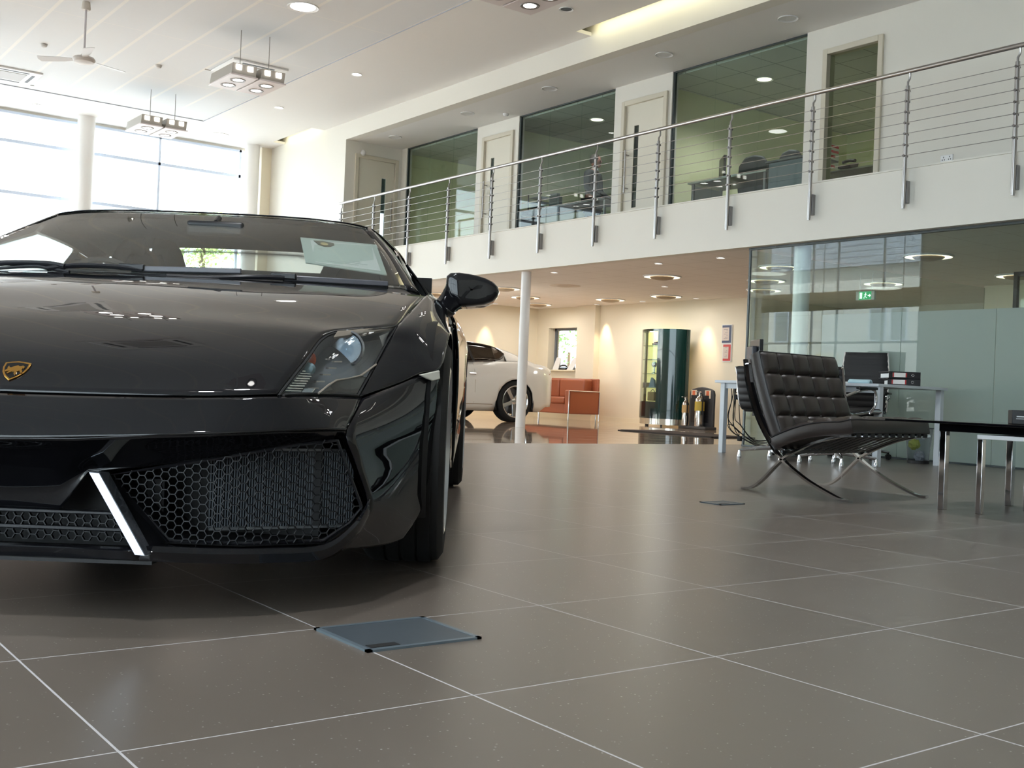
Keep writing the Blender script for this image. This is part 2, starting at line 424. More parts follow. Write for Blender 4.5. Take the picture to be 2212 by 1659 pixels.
MB().box(XL - .05, XL + .06, 17.2, 22.6, 3.4, 3.74).build('transom_beam', mat('beige_beam', (176, 160, 140), .6), g)
MB().box(XL - .04, XL + .08, 17.2, 22.6, 3.22, 3.4).build('window_head', mat('dark_beam', (52, 50, 52), .5), g)
glazing('window_3', 'y', XL, -6, 8, [-5.97 + 1.745 * k for k in range(9)], [2.28, 3.95], 5.5)

# ------------------------------------------------------------------ offices on the balcony
zt = ZS
parts = [(-7, 8.0), (8.87, 9.14), (11.53, 11.64), (12.53, 12.76), (15.2, 15.36), (16.21, 16.44), (18.87, 19.1)]
wp = [(XP, XP + .12, a, b, 2.9, zt) for a, b in parts]
wp += [(XP, XP + .12, 11.64, 12.53, 4.93, zt), (XP, XP + .12, 15.36, 16.21, 4.97, zt), (XP, XP + .12, 8.0, 8.87, 4.9, zt)]
S('wall_partition', wp, WHITE)
# end wall of the walkway with its door, the office divisions and the rear of the offices
S('wall_walkway', [(11.1, XP + .15, 19.06, 19.25, 2.9, zt), (10.3, 11.1, 19.06, 19.25, 4.95, zt)], WHITE)
S('wall_offices', [(XP + .12, 16.2, 15.9, 16.0, 2.9, 5.2), (XP + .12, 16.2, 12.05, 12.15, 2.9, 5.2), (XP + .12, 16.2, 19.2, 19.3, 2.9, 5.2),
                   (16.0, 16.2, 16.9, 19.2, 2.9, 5.2), (16.0, 16.2, YB, 16.0, 2.9, 5.2), (16.0, 16.2, 16.0, 16.9, 2.9, 3.5)], mat('office_paint', (226, 226, 186), .6))
S('ceiling', [(XP + .12, 16.2, YB, 19.3, 5.2, 5.24)], CEILO)

def door(name, base, width, height, along, hinge_pane=True):
    """leaf with a tall vision slot in a frame; base = lower corner, along = unit vector of the width, facing out = n"""
    b = Vector(base); a = Vector(along); n = Vector((a.y, -a.x, 0))
    if n.x > 0 or (abs(n.x) < .1 and n.y > 0): n = -n
    def bx(mb, u0, u1, z0, z1, d0, d1):
        vs = [b + a * u + n * d + Vector((0, 0, z)) for z in (z0, z1) for d in (d0, d1) for u in (u0, u1)]
        mb.add(vs, [(0, 2, 3, 1), (4, 5, 7, 6), (0, 1, 5, 4), (2, 6, 7, 3), (0, 4, 6, 2), (1, 3, 7, 5)])
    f = MB()
    for u0, u1 in ((-.07, .0), (width, width + .07)): bx(f, u0, u1, 0, height + .07, -.02, .035)
    bx(f, 0, width, height, height + .07, -.02, .035)
    o = struct(f.build(name, mat('door_frame_paint', (214, 206, 188), .45), bevel=.006))
    l = MB(); s0, s1 = width * .22, width * .22 + .1
    bx(l, 0, s0, .02, height, -.05, -.01); bx(l, s1, width, .02, height, -.05, -.01); bx(l, s0, s1, .02, .45, -.05, -.01); bx(l, s0, s1, height - .32, height, -.05, -.01)
    l.build('leaf', mat('door_paint', (226, 220, 204), .45), o)
    v = MB(); bx(v, s0, s1, .45, height - .32, -.035, -.025); v.build('vision_panel', glass('door_glass_dark', (.55, .62, .64)), o)
    h = MB(); u = width * .1
    for z in (.75, 1.25): h.bar(b + a * u + n * -.01 + Vector((0, 0, z)), b + a * u + n * .06 + Vector((0, 0, z)), .02, .02)
    h.tube([b + a * u + n * .06 + Vector((0, 0, z)) for z in (.68, 1.32)], .014, 10)
    h.build('pull_handle', STEEL, o, smooth=True)
    return o
door('door_1', (XP, 12.5, 2.9), .83, 2.0, (0, -1, 0))
door('door_2', (XP, 16.18, 2.9), .79, 2.04, (0, -1, 0))
S('wall_slot_blocker', [(10.3, 14.5, 20.6, 20.7, 4.2, 6.2)], mat('slot_shade_dark', (50, 60, 64), .8))  # added dark panel, dims the sky seen through the door slot
door('door_3', (11.1, 19.06, 2.9), .82, 2.02, (-1, 0, 0))
# glazed door to the nearest office
o = struct(MB().box(XP - .03, XP + .13, 8.8, 8.87, 2.9, 4.95).box(XP - .03, XP + .13, 8.0, 8.07, 2.9, 4.95).box(XP - .03, XP + .13, 8.07, 8.8, 4.88, 4.95).build('door_4', mat('door_frame_paint', (214, 206, 188), .45), bevel=.006))
MB().box(XP + .04, XP + .05, 8.07, 8.8, 2.92, 4.88).build('vision_panel', glass('door_glass', (.84, .88, .80)), o)

def office_glass(name, y0, y1, joints):
    ys = [y0] + joints + [y1]
    f = MB()
    f.box(XP + .02, XP + .06, y1 - .03, y1, 2.9, zt).box(XP + .02, XP + .06, y0, y0 + .01, 2.9, zt).box(XP + .02, XP + .06, y0, y1, zt - .02, zt).box(XP + .02, XP + .06, y0, y1, 2.9, 2.93)
    o = struct(f.build(name, mat('dark_channel', (52, 62, 64), .4)))
    for a, b in zip(ys[:-1], ys[1:]):
        MB().box(XP + .034, XP + .046, a + .004, b - .004, 2.92, zt - .01).build('pane', GLASS, o)
office_glass('window_5', 16.44, 18.87, [17.26, 18.08])
office_glass('window_6', 12.76, 15.2, [13.59, 14.4])
office_glass('window_7', 9.14, 11.53, [9.92, 10.72])

# window in the rear of the first office
w = struct(MB().box(16.08, 16.14, 16.0, 16.06, 3.5, 5.2).box(16.08, 16.14, 16.84, 16.9, 3.5, 5.2).box(16.08, 16.14, 16.0, 16.9, 4.3, 4.36).build('window_8', ALU))
MB().box(16.1, 16.11, 16.05, 16.85, 3.5, 5.2).build('pane', GLASSOUT, w)

# ------------------------------------------------------------------ glass office under the balcony
XG = 10.12
js = [8.93, 7.86, 6.85, 5.81, 4.78, 3.75, 2.72, 1.69, .66]
f = MB().box(XG - .02, XG + .03, .6, 8.95, ZU, ZU + .025).box(XG - .02, XG + .03, .6, 8.95, 0, .02).box(XG - .012, XG + .012, 8.925, 8.95, 0, ZU)
o = struct(f.build('window_9', mat('dark_channel', (52, 62, 64), .4)))
for k, (a, b) in enumerate(zip(js[:-1], js[1:])):
    MB().box(XG - .006, XG + .006, b + .004, a - .004, 1.53, ZU).build('pane', GLASS, o)
    p = MB().box(XG - .006, XG + .006, b + .004, a - .004, .02, 1.53).build('frosted_pane', GLASS if k == 0 else FROST, o)
MB().box(XG + .03, 15.2, 8.925, 8.94, .02, ZU).build('side_pane', GLASS, o)
S('wall_glass_office', [(15.2, 15.4, YB, 8.94, 0, ZU + .03), (XG, 15.2, .3, .5, 0, ZU + .03), (10.0, 10.2, YB, .3, 0, 2.4)], CREAM)
# inner partition with dark framed screen
f = MB()
for y in (7.55, 6.35): f.box(13.6, 13.66, y, y + .05, 0, ZU)
f.box(13.6, 13.66, 4.0, 7.6, 1.66, 1.78).box(13.6, 13.66, 4.0, 7.6, ZU - .06, ZU)
o = struct(f.build('window_10', mat('dark_frame', (44, 44, 46), .5)))
MB().box(13.625, 13.635, 4.0, 7.55, 0, ZU).build('pane', GLASS, o)
S('wall_inner', [(13.6, 13.7, 2.2, 5.9, 0, ZU + .03)], mat('warm_paint', (214, 206, 176), .6))

# ------------------------------------------------------------------ outside
S('ground', [(-60, XL - .3, -40, 80, -.3, -.14), (XL - .3, 60, YW + .3, 80, -.3, -.14), (17.9, 60, -40, YW + .3, -.3, -.14)], STREET)
t = thing('house', 'white rendered house with slate roof and brick chimneys across the street', 'house', (-14.3, 22, -.14))
wins = [(28.75, 3.0), (24.36, 3.0), (23.5, 3.0), (20.5, 3.0), (19.2, 3.0), (15, 3.0), (30.5, 3.0), (26.5, 1.0), (22, 1.0)]
MB().box(-.4, 0, -16, 16, 0, 5.85).build('wall', RENDER, t)
MB().prism([(.35, -16.5, 5.75), (-6, -16.5, 10.4), (-12, -16.5, 5.75)], (0, 33, 0)).build('roof', ROOFSLATE, t)
for (y, z) in wins:
    wf = MB().box(-.05, .03, y - 22 - .38, y - 22 + .38, z, z + 1.25).build('window', ALU, t)
    MB().box(0, .04, y - 22 - .3, y - 22 + .3, z + .06, z + 1.17).build('pane', DARKWIN, wf)
    MB().box(0, .06, y - 22 - .5, y - 22 + .5, z + 1.25, z + 1.55).build('lintel', SILL, t)
for y in (7.5, -3): MB().box(-4.4, -3.4, y, y + 1.4, 8, 11.2).build('chimney', BRICK, t)

t = thing('shop_building', 'low brick building with a white fascia across the road', 'building', (10, 44, -.14))
MB().box(-16, 20, 0, 4, 0, 4.1).build('wall', BRICK, t)
MB().box(-16.2, 20.2, -.3, 4.2, 4.1, 5.1).build('fascia', RENDER, t)
MB().box(-16.2, 20.2, -.35, 4.2, 4.5, 4.62).build('band', mat('grey_frame', (110, 116, 124), .4), t)
MB().box(21, 21.2, -16, 2, 0, 2.2).build('fence', RENDER, t)
# tree that shows over the car roof
t = thing('tree', 'pale green tree seen through the end window above the car roof', 'tree', (14.5, 38, -.14))
MB().tube([(0, 0, 0), (.1, 0, 2), (0, .1, 4.4), (.05, 0, 6)], [.22, .18, .13, .05], 10).build('trunk', mat('bark', (110, 90, 70), .9), t, smooth=True)
fm = MB()
for k in range(1300):
    c = Vector((random.gauss(0, .62), random.gauss(0, .62), 5.6 + random.gauss(0, .75)))
    a = Vector((random.uniform(-1, 1), random.uniform(-1, 1), random.uniform(-1, 1))).normalized(); b = a.orthogonal().normalized()
    s = random.uniform(.06, .13); fm.add([c - a * s, c + b * s * .5, c + a * s, c - b * s * .5], [(0, 1, 2, 3)])
fm.build('foliage', mat('leaf', (190, 214, 130), .6), t, merge=False)
# car park tree seen by the rear window
t = thing('shrub', 'green shrub outside the small rear window', 'shrub', (19.5, 23.6, -.14))
MB().tube([(0, 0, 0), (0, 0, 1.8)], [.06, .04], 8).build('stem', mat('bark', (110, 90, 70), .9), t)
fm = MB()
for k in range(700):
    c = Vector((random.gauss(0, .5), random.gauss(0, .5), 2.3 + random.gauss(0, .35)))
    a = Vector((random.uniform(-1, 1), random.uniform(-1, 1), random.uniform(-1, 1))).normalized(); b = a.orthogonal().normalized()
    s = random.uniform(.05, .1); fm.add([c - a * s, c + b * s * .5, c + a * s, c - b * s * .5], [(0, 1, 2, 3)])
fm.build('foliage', mat('leaf_dark', (120, 150, 90), .6), t, merge=False)
# ------------------------------------------------------------------ round columns
def column(x, y, r, h, label, m=WHITEPL):
    o = MB().cyl((0, 0, 0), (0, 0, h), r, 40).build('column', m, smooth=True, loc=(x, y, 0))
    return tag(o, label, 'column')
COLW = mat('column_paint', (234, 232, 230), .35)
column(10.2, 13.44, .075, ZU + .03, 'slim white round column under the balcony in front of the white car', COLW)
column(10.36, 8.36, .095, ZU + .03, 'pale round column just behind the office glass', COLW)
column(6.13, 22.5, .165, ZC, 'thick white round column in the middle of the end window', COLW)
column(9.56, 22.45, .155, ZC, 'thick white round column at the right end of the end window', COLW)

# ------------------------------------------------------------------ balcony railing
XR = 9.93
posts = [19.0, 17.75, 16.52, 15.29, 14.06, 12.84, 11.61, 10.39, 9.165, 7.95, 6.76, 5.59, 4.38, 3.16]
rail = thing('balcony_railing', 'brushed steel balcony railing with posts and thin horizontal wires', 'railing', (XR, 0, 2.3))
zr = 3.98 - 2.3
MB().tube([(0, 19.06, zr), (0, 2.4, zr)], .024, 14).build('handrail', STEEL, rail, smooth=True)
DKSTEEL = mat('dark_steel', (120, 116, 116), .35, .9)
for y in posts:
    p = MB().cyl((0, y, .29), (0, y, zr - .15), .021, 12).cyl((0, y, .27), (0, y, .29), .017, 12)
    p.tube([(0, y, zr - .16), (0, y, zr - .11), (.014, y - .012, zr - .075), (.004, y - .02, zr - .03), (0, y - .02, zr - .015)], .011, 8)
    po = p.build('post', STEEL, rail, smooth=True)
    MB().box(.02, .072, y - .025, y + .025, .33, .56).build('bracket', mat('bracket_grey', (150, 147, 146), .4, .5), po, bevel=.004)
    for k in range(7):
        MB().cyl((-.034, y, .81 + .112 * k), (.034, y, .81 + .112 * k), .013, 10).build('wire_clamp', DKSTEEL, po, smooth=True) if k < 7 else None
for k in range(7):
    MB().tube([(-.027, 19.06, .81 + .112 * k), (-.027, 2.4, .81 + .112 * k)], .0032, 6).build('wire', STEEL, rail, smooth=True)

# ------------------------------------------------------------------ ceiling lamps
def downlight(x, y, z, r, label, group, on=True, watts=0, glow=None, spot=1.6):
    t = thing('downlight', label, 'ceiling light', (x, y, z), 0, group)
    MB().lathe([(r * .86, 0), (r, -.004), (r * 1.1, -.012), (r * 1.1, 0)], 28, closed=True).build('trim_ring', WHITEPL, t, smooth=True)
    MB().lathe([(0, -.003), (r * .87, -.003)], 28).build('lens', (glow or LAMPW) if on else mat('unlit_lens', (84, 82, 84), .25) if r < .1 else mat('pale_unlit_lens', (226, 226, 226), .5), t)
    if watts: light('SPOT', 'downlight_glow', (0, 0, -.03), watts, (1, .98, .96), .05, (0, 0, 0), spot=spot, blend=.6, parent=t)
    return t
G = 'small downlights in the plaster ceiling band'
for x, y, lb in ((8.53, 15.99, 'small lit downlight in the ceiling band, nearest the hanging spotlights'), (8.55, 18.96, 'small lit downlight in the ceiling band, one further back towards the window'),
                 (5.13, 22.2, 'small lit downlight in the ceiling band above the end window')):
    downlight(x, y, ZC, .075, lb, G, watts=40, glow=LAMPC)
downlight(9.05, 11.3, ZC, .085, 'unlit dark downlight in the ceiling band beside the glowing slot', G, on=False)
downlight(8.64, 21.99, ZC, .17, 'large round lit downlight in the ceiling corner by the end columns', 'large round ceiling lights', watts=60)
downlight(6.46, 13.7, ZC + .012, .19, 'large round lit ceiling light among the ceiling tiles at the top of the view', 'large round ceiling lights', watts=90, glow=LAMPC)
for k, (x, y) in enumerate(((10.65, 8.96), (10.59, 11.04), (10.54, 13.49), (10.52, 15.7), (10.57, 18.19))):
    downlight(x, y, ZS, .11, ['nearest', 'second nearest', 'third nearest', 'fourth nearest', 'farthest'][k] + ' of the unlit round lights over the balcony walkway', 'unlit lights over the balcony walkway', on=False)
GU = 'small spots in the low ceiling'
for x, y, lb in ((10.556, 10.95, 'tiny lit spot in the low ceiling just behind the balcony edge, above the tall cabinet'), (10.578, 9.84, 'tiny lit spot in the low ceiling nearest the office glass'),
                 (12.83, 13.14, 'tiny lit spot in the low ceiling between the two ring lights'), (10.47, 13.1, 'tiny lit spot in the low ceiling right of the slim column'),
                 (10.5, 16.96, 'tiny lit spot in the low ceiling above the black door mirror')):
    downlight(x, y, ZU + .03, .05, lb, GU, watts=9)
GW = 'wall washing spots along the cream wall'
for x, y, lb in ((14.72, 17.0, 'wall washing spot beside the pier, lighting the wall left of the cabinet'), (14.66, 15.6, 'wall washing spot right above the tall display cabinet'),
                 (14.66, 14.2, 'wall washing spot left of the framed notices'), (13.6, 18.95, 'wall washing spot on the wall behind the white car')):
    t = downlight(x, y, ZU + .03, .05, lb, GW)
    d = (.16, 0) if y < 18.5 else (0, .16)
    light('SPOT', 'wall_wash', (d[0] * .6, d[1] * .6, -.05), 120, (1, .74, .48), .02, (.0 if d[1] == 0 else .12, .0 if d[0] == 0 else -.12, 0), spot=.8, blend=.8, parent=t)
GO = 'round lights in the offices'
for x, y, lb in ((12.37, 10.8, 'round lit office light over the desk with the grey cabinet'), (12.25, 14.34, 'round lit office light near the standing person'),
                 (15.3, 10.2, 'round lit office light at the back right of the nearest office'), (13.6, 17.6, 'round lit office light in the farthest office'), (14.75, 8.6, 'round lit office light seen through the glazed door')):
    t = downlight(x, y, 5.198,   .12, lb, GO, watts=30 if 'person' in lb else 105, glow=RINGW, spot=2.5)

def ring_light(x, y, label, watts=16):
    t = thing('ring_light', label, 'ceiling light', (x, y, ZU + .03), 0, 'glowing ring lights in the low ceiling')
    MB().lathe([(.17, -.012), (.27, -.012), (.275, -.004), (.17, -.004)], 48, closed=True).build('ring_lens', RINGW, t, smooth=True)
    MB().lathe([(0, -.06), (.09, -.056), (.16, -.04), (.185, -.022), (.185, -.012), (0, -.012)], 40).build('centre_dish', mat('lamp_dish', (168, 148, 124), .5), t, smooth=True)
    MB().lathe([(.27, -.02), (.29, -.018), (.29, 0), (.27, 0)], 48, closed=True).build('rim', WHITEPL, t, smooth=True)
    light('AREA', 'ring_glow', (0, 0, -.07), watts, (1, .97, .92), .5, parent=t).data.shape = 'DISK'
    return t
for x, y, lb in ((11.75, 12.1, 'ring light above the display cabinet, the nearer of that pair'), (14.1, 14.4, 'ring light above the display cabinet, the farther of that pair'), (14.1, 15.9, 'ring light over the red sofa wall, left of the cabinet pair'),
                 (11.63, 15.95, 'ring light half hidden behind the top of the slim column'), (12.96, 17.08, 'ring light crossing the slim column just under its top'), (14.15, 18.2, 'ring light in the far corner right of the slim column'),
                 (11.54, 18.17, 'ring light beside the stalk of the black door mirror'),
                 (11.77, 9.87, 'ring light left of the pale column in the glass office'), (13.0, 11.15, 'dimmer ring light behind the left edge of the office glass'), (14.09, 12.13, 'lowest ring light at the left edge of the office glass'),
                 (11.86, 7.7, 'largest ring light near the top of the glass office'), (14.16, 9.93, 'ring light above the green exit sign'), (14.23, 7.89, 'ring light at the right edge of the view in the glass office')):
    ring_light(x, y, lb, 4 if y < 13 and 'cabinet' not in lb else 16)

# ------------------------------------------------------------------ hanging spotlight frames
HOUS = mat('lamp_housing', (172, 166, 158), .4, .3)
PLATE = mat('lamp_plate', (226, 216, 216), .35)
def pendant(x, y, z, label, ang=0.0):
    t = thing('pendant_spotlight', label, 'pendant light', (x, y, z), ang, 'hanging four lamp spotlight frames')
    for sx in (-.215, .215):
        h = MB().box(sx - .20, sx + .20, -.42, .42, -.010, .010).build('plate', PLATE, t, bevel=.004)
        for sy in (-.175, .175):
            MB().lathe([(.075, -.014), (.105, -.018), (.11, -.010), (.075, -.009)], 30, M=Matrix.Translation((sx, sy, 0)), closed=True).build('lamp_ring', mat('lamp_ring_grey', (132, 126, 122), .4, .4), h, smooth=True)
            MB().lathe([(0, -.012), (.072, -.012)], 24, M=Matrix.Translation((sx, sy, 0))).build('lamp', LAMPC, h)
        hs = MB().prism([(sx - .19, -.41, .010), (sx - .19, .41, .010), (sx - .17, .40, .165), (sx - .17, -.40, .165)], (.36, 0, 0)).build('housing', HOUS, t, bevel=.004)
        for qx in (-.085, .085):
            for qy in (-1, 1): MB().box(sx + qx - .04, sx + qx + .04, qy * .412 - .004, qy * .412 + .004, .075, .145).build('lamp_window', LAMPW, hs)
    MB().box(-.03, .03, -.25, .25, .0, .08).build('bridge', HOUS, t)
    for sx in (-.12, .32): MB().cyl((sx, 0, .16), (sx, 0, ZC + .012 - z), .0055, 6).build('suspension_rod', mat('rod_grey', (150, 146, 142), .4, .5), t)
    light('SPOT', 'pendant_glow', (0, 0, -.05), 340, (.93, .965, 1), .16, spot=1.9, blend=.7, parent=t)
    return t
P0 = pendant(6.36, 15.23, 4.80, 'four lamp hanging spotlight frame nearest, in front of the ceiling vent')
pendant(6.50, 19.5, 4.85, 'four lamp hanging spotlight frame farther back above the end window')
for x, y, lb in ((3.2, 11.0, 'four lamp hanging spotlight frame above the rear of the black car'), (1.70, 3.57, 'four lamp hanging spotlight frame above the black car bonnet'), (7.1, 9.6, 'four lamp hanging spotlight frame over the open floor'),
                 (6.4, 4.4, 'four lamp hanging spotlight frame above the lounge chair'), (.2, 1.6, 'four lamp hanging spotlight frame over the near floor'), (-1.5, 14, 'four lamp hanging spotlight frame on the far left'), (2.8, 17.5, 'four lamp hanging spotlight frame left of the ceiling fan')):
    dup(P0, (x, y, 4.80), 0, lb)

# ------------------------------------------------------------------ ceiling vents, detectors, fan
def cassette(x, y, label, rot=0):
    z = ZC + .012
    t = thing('ceiling_cassette', label, 'air conditioner', (x, y, z), rot, 'air conditioning cassettes in the tiled ceiling')
    MB().box(-.47, .47, -.47, .47, -.03, 0).build('panel', WHITEPL, t, bevel=.012)
    MB().box(-.26, .26, -.26, .26, -.036, -.03).build('grille', mat('vent_grille', (176, 172, 170), .5), t)
    for a in range(4):
        MB().box(-.27, .27, .335, .385, -.0335, -.029, M=Matrix.Rotation(a * PI / 2, 4, 'Z')).build('slot', mat('vent_slot', (44, 46, 50), .5), t)
    MB().box(-.55, .55, .5, .515, -.01, .0).build('edge_trim', mat('vent_edge', (176, 170, 164), .5), t)
    return t
C0 = cassette(7.15, 17.05, 'ceiling air vent behind the nearest hanging spotlights')
dup(C0, (4.2, 20.3, ZC + .012), label='ceiling air vent at the left edge near the end window')
dup(C0, (2.1, 7.8, ZC + .012), label='ceiling air vent over the black car')
dup(C0, (3.2, 13.4, ZC + .012), label='ceiling air vent above and behind the black car')
for x, y, lb in ((5.96, 17.9, 'small round detector on the ceiling between the two hanging frames'), (4.24, 18.06, 'small round detector on the ceiling left of the fan rod')):
    tag(MB().lathe([(0, -.05), (.035, -.045), (.05, -.02), (.055, 0), (0, 0)], 20).build('smoke_detector', mat('detector_grey', (196, 192, 188), .5), smooth=True, loc=(x, y, ZC + .012)), lb, 'smoke detector', 'ceiling smoke detectors')
tag(MB().lathe([(0, -.05), (.035, -.045), (.05, -.02), (.055, 0), (0, 0)], 20).build('smoke_detector', WHITEPL, smooth=True, loc=(11.0, 15.25, ZS)), 'small white detector over the balcony walkway beside a round light', 'smoke detector', 'ceiling smoke detectors')
tag(MB().sphere((0, 0, 0), (.05, .05, .06)).build('motion_sensor', WHITEPL, smooth=True, loc=(10.36, 19.02, 5.02)), 'white rounded motion sensor high on the walkway end wall', 'sensor')

t = thing('ceiling_fan', 'white ceiling fan on a long rod', 'fan', (4.18, 15.6, 4.78))
MB().cyl((0, 0, .06), (0, 0, ZC + .012 - 4.78), .014, 10).build('rod', mat('fan_rod', (206, 200, 204), .4), t, smooth=True)
MB().lathe([(0, .09), (.05, .09), (.06, 0), (.05, -.02)], 20, M=Matrix.Translation((0, 0, ZC + .012 - 4.78 - .09))).build('canopy', mat('fan_cap', (205, 196, 184), .4), t, smooth=True)
MB().lathe([(0, .09), (.035, .085), (.05, .05), (.13, .03), (.15, 0), (.13, -.035), (.06, -.05), (0, -.05)], 28).build('motor', mat('fan_motor', (206, 198, 192), .4), t, smooth=True)
for k in range(3):
    M = Matrix.Rotation(2 * PI * k / 3 + .35, 4, 'Z') @ Matrix.Rotation(.2, 4, 'X')
    MB().prism([M @ Vector(p) for p in ((.14, -.03, 0), (.3, -.06, 0), (.62, -.075, 0), (.64, 0, 0), (.62, .075, 0), (.3, .06, 0), (.14, .03, 0))], (0, 0, .006)).build('blade', mat('fan_blade', (226, 226, 228), .4), t)

# exit sign hanging in the glass office
t = thing('exit_sign', 'green lit exit sign hanging in the glass office', 'sign', (13.0, 9.38, 1.99))
MB().box(-.02, .02, -.15, .15, 0, .125).build('case', WHITEPL, t, bevel=.004)
MB().box(-.023, -.019, -.10, .10, .008, .117).build('panel', mat('exit_green', (0, 150, 70), .5, emit=(.02, .5, .2), estr=.9), t)
ex = MB()
ex.box(-.026, -.023, .045, .085, .02, .105)                                        # doorway
ex.sphere((-.024, -.012, .095), (.002, .009, .009), 10, 6).bar((-.0245, -.012, .086), (-.0245, -.005, .055), .012, .003, up=(1, 0, 0))
for a, b in (((-.012, .08), (.014, .07)), ((-.012, .08), (-.03, .068)), ((-.005, .056), (.014, .038)), ((.014, .038), (.012, .018)), ((-.005, .056), (-.018, .036)), ((-.018, .036), (-.036, .03))):
    ex.bar((-.0245, a[0], a[1]), (-.0245, b[0], b[1]), .007, .003, up=(1, 0, 0))
ex.bar((-.0245, -.045, .06), (-.0245, -.088, .06), .012, .003, up=(1, 0, 0)).prism([(-.026, -.072, .085), (-.026, -.095, .06), (-.026, -.072, .035)], (.003, 0, 0))
ex.build('pictogram', mat('exit_white', (250, 255, 250), .5, emit=(1, 1, 1), estr=1.4), t)
MB().cyl((0, -.1, .125), (0, -.1, ZU + .03 - 1.99), .004, 6).build('hanger', STEEL, t); MB().cyl((0, .1, .125), (0, .1, ZU + .03 - 1.99), .004, 6).build('hanger', STEEL, t)

# small white double socket on the office wall
t = thing('wall_socket', 'white double socket low on the balcony wall at the right', 'socket', (XP, 7.12, 3.34))
MB().box(-.012, 0, -.075, .075, -.045, .045).build('plate', mat('socket_white', (250, 250, 250), .3), t, bevel=.004)
s = MB()
for y in (-.038, .038):
    for q in ((0, .02), (-.013, -.008), (.013, -.008)): s.box(-.0135, -.012, y + q[0] - .004, y + q[0] + .004, q[1] - .007, q[1] + .007)
s.build('pin_holes', BLACKPL, t)
tag(MB().box(-.012, 0, -.04, .04, -.05, .05).build('wall_switch', WHITEPL, bevel=.004, loc=(15.35, 13.2, .95), rot=(0, 0, PI / 2)), 'small pale switch plate on the corner wall by the office glass', 'switch')

t = thing('ceiling_vent', 'round white air vent in the low ceiling right of the slim column', 'vent', (11.91, 14.6, ZU + .03))
MB().lathe([(.10, -.012), (.26, -.006), (.27, 0), (.10, 0)], 36, closed=True).build('rim', mat('vent_cream', (226, 212, 196), .5), t, smooth=True)
MB().lathe([(0, -.03), (.09, -.026), (.13, -.014), (0, -.012)], 30).build('diffuser', mat('vent_cream', (226, 212, 196), .5), t, smooth=True)
# ------------------------------------------------------------------ the black sports car
PAINT = mat('black_car_paint', (.006, .006, .0075), .5, coat=1.0, spec=.0)
CARGL = glass('car_glass', (.945, .97, .958), ior=1.5)
LENS = glass('lamp_lens', (.96, .975, .98), ior=1.3)
MESHB = mat('grille_black', (22, 23, 27), .5)
DARK = mat('car_dark_trim', (14, 14, 16), .55)
SATIN = mat('satin_black', (26, 26, 30), .3)
SILVER = mat('wheel_silver', (186, 190, 198), .25, .9)
GOLD = mat('badge_gold', (214, 160, 80), .22, 1.0)
CAR_AZ = math.radians(34.95)
CAR_LOC = (-1.09 * math.cos(CAR_AZ) + 2.5 * math.sin(CAR_AZ), 1.09 * math.sin(CAR_AZ) + 2.5 * math.cos(CAR_AZ), 0)
car = thing('sports_car', 'black sports car with angular headlights parked nose first at the left', 'car', CAR_LOC, -CAR_AZ)

def full(rows):          # rows run from the centre outwards: add the other half
    return [[(-p[0], p[1], p[2]) for p in reversed(r[1:])] + list(r) for r in rows]
def mx(rows): return [[(-p[0], p[1], p[2]) for p in r] for r in rows]
def panel(name, rows, m=PAINT, nu=6, nv=6, lu=False, lv=False, thick=.004, parent=None, angle=50):
    return MB().grid(patch(rows, nu, nv, lu, lv)).build(name, m, car if parent is None else parent, smooth=True, solid=thick, off=0, angle=angle)
def both(name, rows, m=PAINT, **k):
    a = panel(name, rows, m, **k); b = panel(name, mx(rows), m, **k); return a, b

hood = [[(0, .06, .50), (.326, .065, .504), (.5, .09, .51), (.617, .135, .518)],
        [(0, .19, .593), (.33, .205, .597), (.51, .235, .60), (.652, .28, .601)],
        [(0, .40, .678), (.34, .415, .682), (.53, .44, .683), (.68, .47, .678)],
        [(0, .62, .74), (.36, .625, .738), (.58, .632, .728), (.76, .64, .705)],
        [(0, .84, .793), (.38, .83, .789), (.64, .81, .768), (.842, .80, .726)],
        [(0, 1.08, .844), (.38, 1.08, .84), (.65, 1.07, .826), (.869, 1.05, .793)],
        [(0, 1.33, .888), (.35, 1.34, .888), (.65, 1.38, .882), (.893, 1.38, .864)]]
hd = panel('hood', full(hood), nu=6, nv=7)
# badge on the nose: gold shield with a bull
cc = spline([r[0] for r in hood], 40); bi = min(range(1, len(cc) - 1), key=lambda i: abs(cc[i].y - .118))
B0 = cc[bi] + Vector((.012, 0, 0)); tx = Vector((1, 0, 0)); ty = (cc[bi + 1] - cc[bi - 1]).normalized(); tn = tx.cross(ty).normalized()
def bp(s, t, n=0): return B0 + tx * s + ty * t + tn * n
def shield(k): return [(-.030 * k, .030 * k), (-.015 * k, .034 * k), (0, .036 * k), (.015 * k, .034 * k), (.030 * k, .030 * k), (.030 * k, .012 * k), (.025 * k, -.006 * k), (.015 * k, -.022 * k), (0, -.036 * k), (-.015 * k, -.022 * k), (-.025 * k, -.006 * k), (-.030 * k, .012 * k)]
em = MB().prism([bp(s, t, .002) for s, t in shield(1)], tn * .003).build('badge', GOLD, hd, bevel=.0008)
MB().prism([bp(s, t, .0045) for s, t in shield(.83)], tn * .0012).build('badge_field', BLACKGL, hd)
bull = [(.020, .004), (.021, .012), (.016, .017), (.009, .014), (.004, .017), (-.003, .014), (-.009, .008), (-.013, .009), (-.016, .015), (-.0175, .009), (-.016, .003), (-.020, -.003), (-.018, -.008), (-.012, -.005), (-.008, -.003), (-.013, -.012), (-.010, -.015), (-.003, -.006), (.003, -.006), (.004, -.015), (.009, -.019), (.010, -.015), (.008, -.006), (.013, -.002), (.019, -.011), (.022, -.009), (.017, .002), (.018, .009)]
MB().prism([bp(s, t, .0057) for s, t in bull], tn * .0016).build('badge_bull', GOLD, hd)

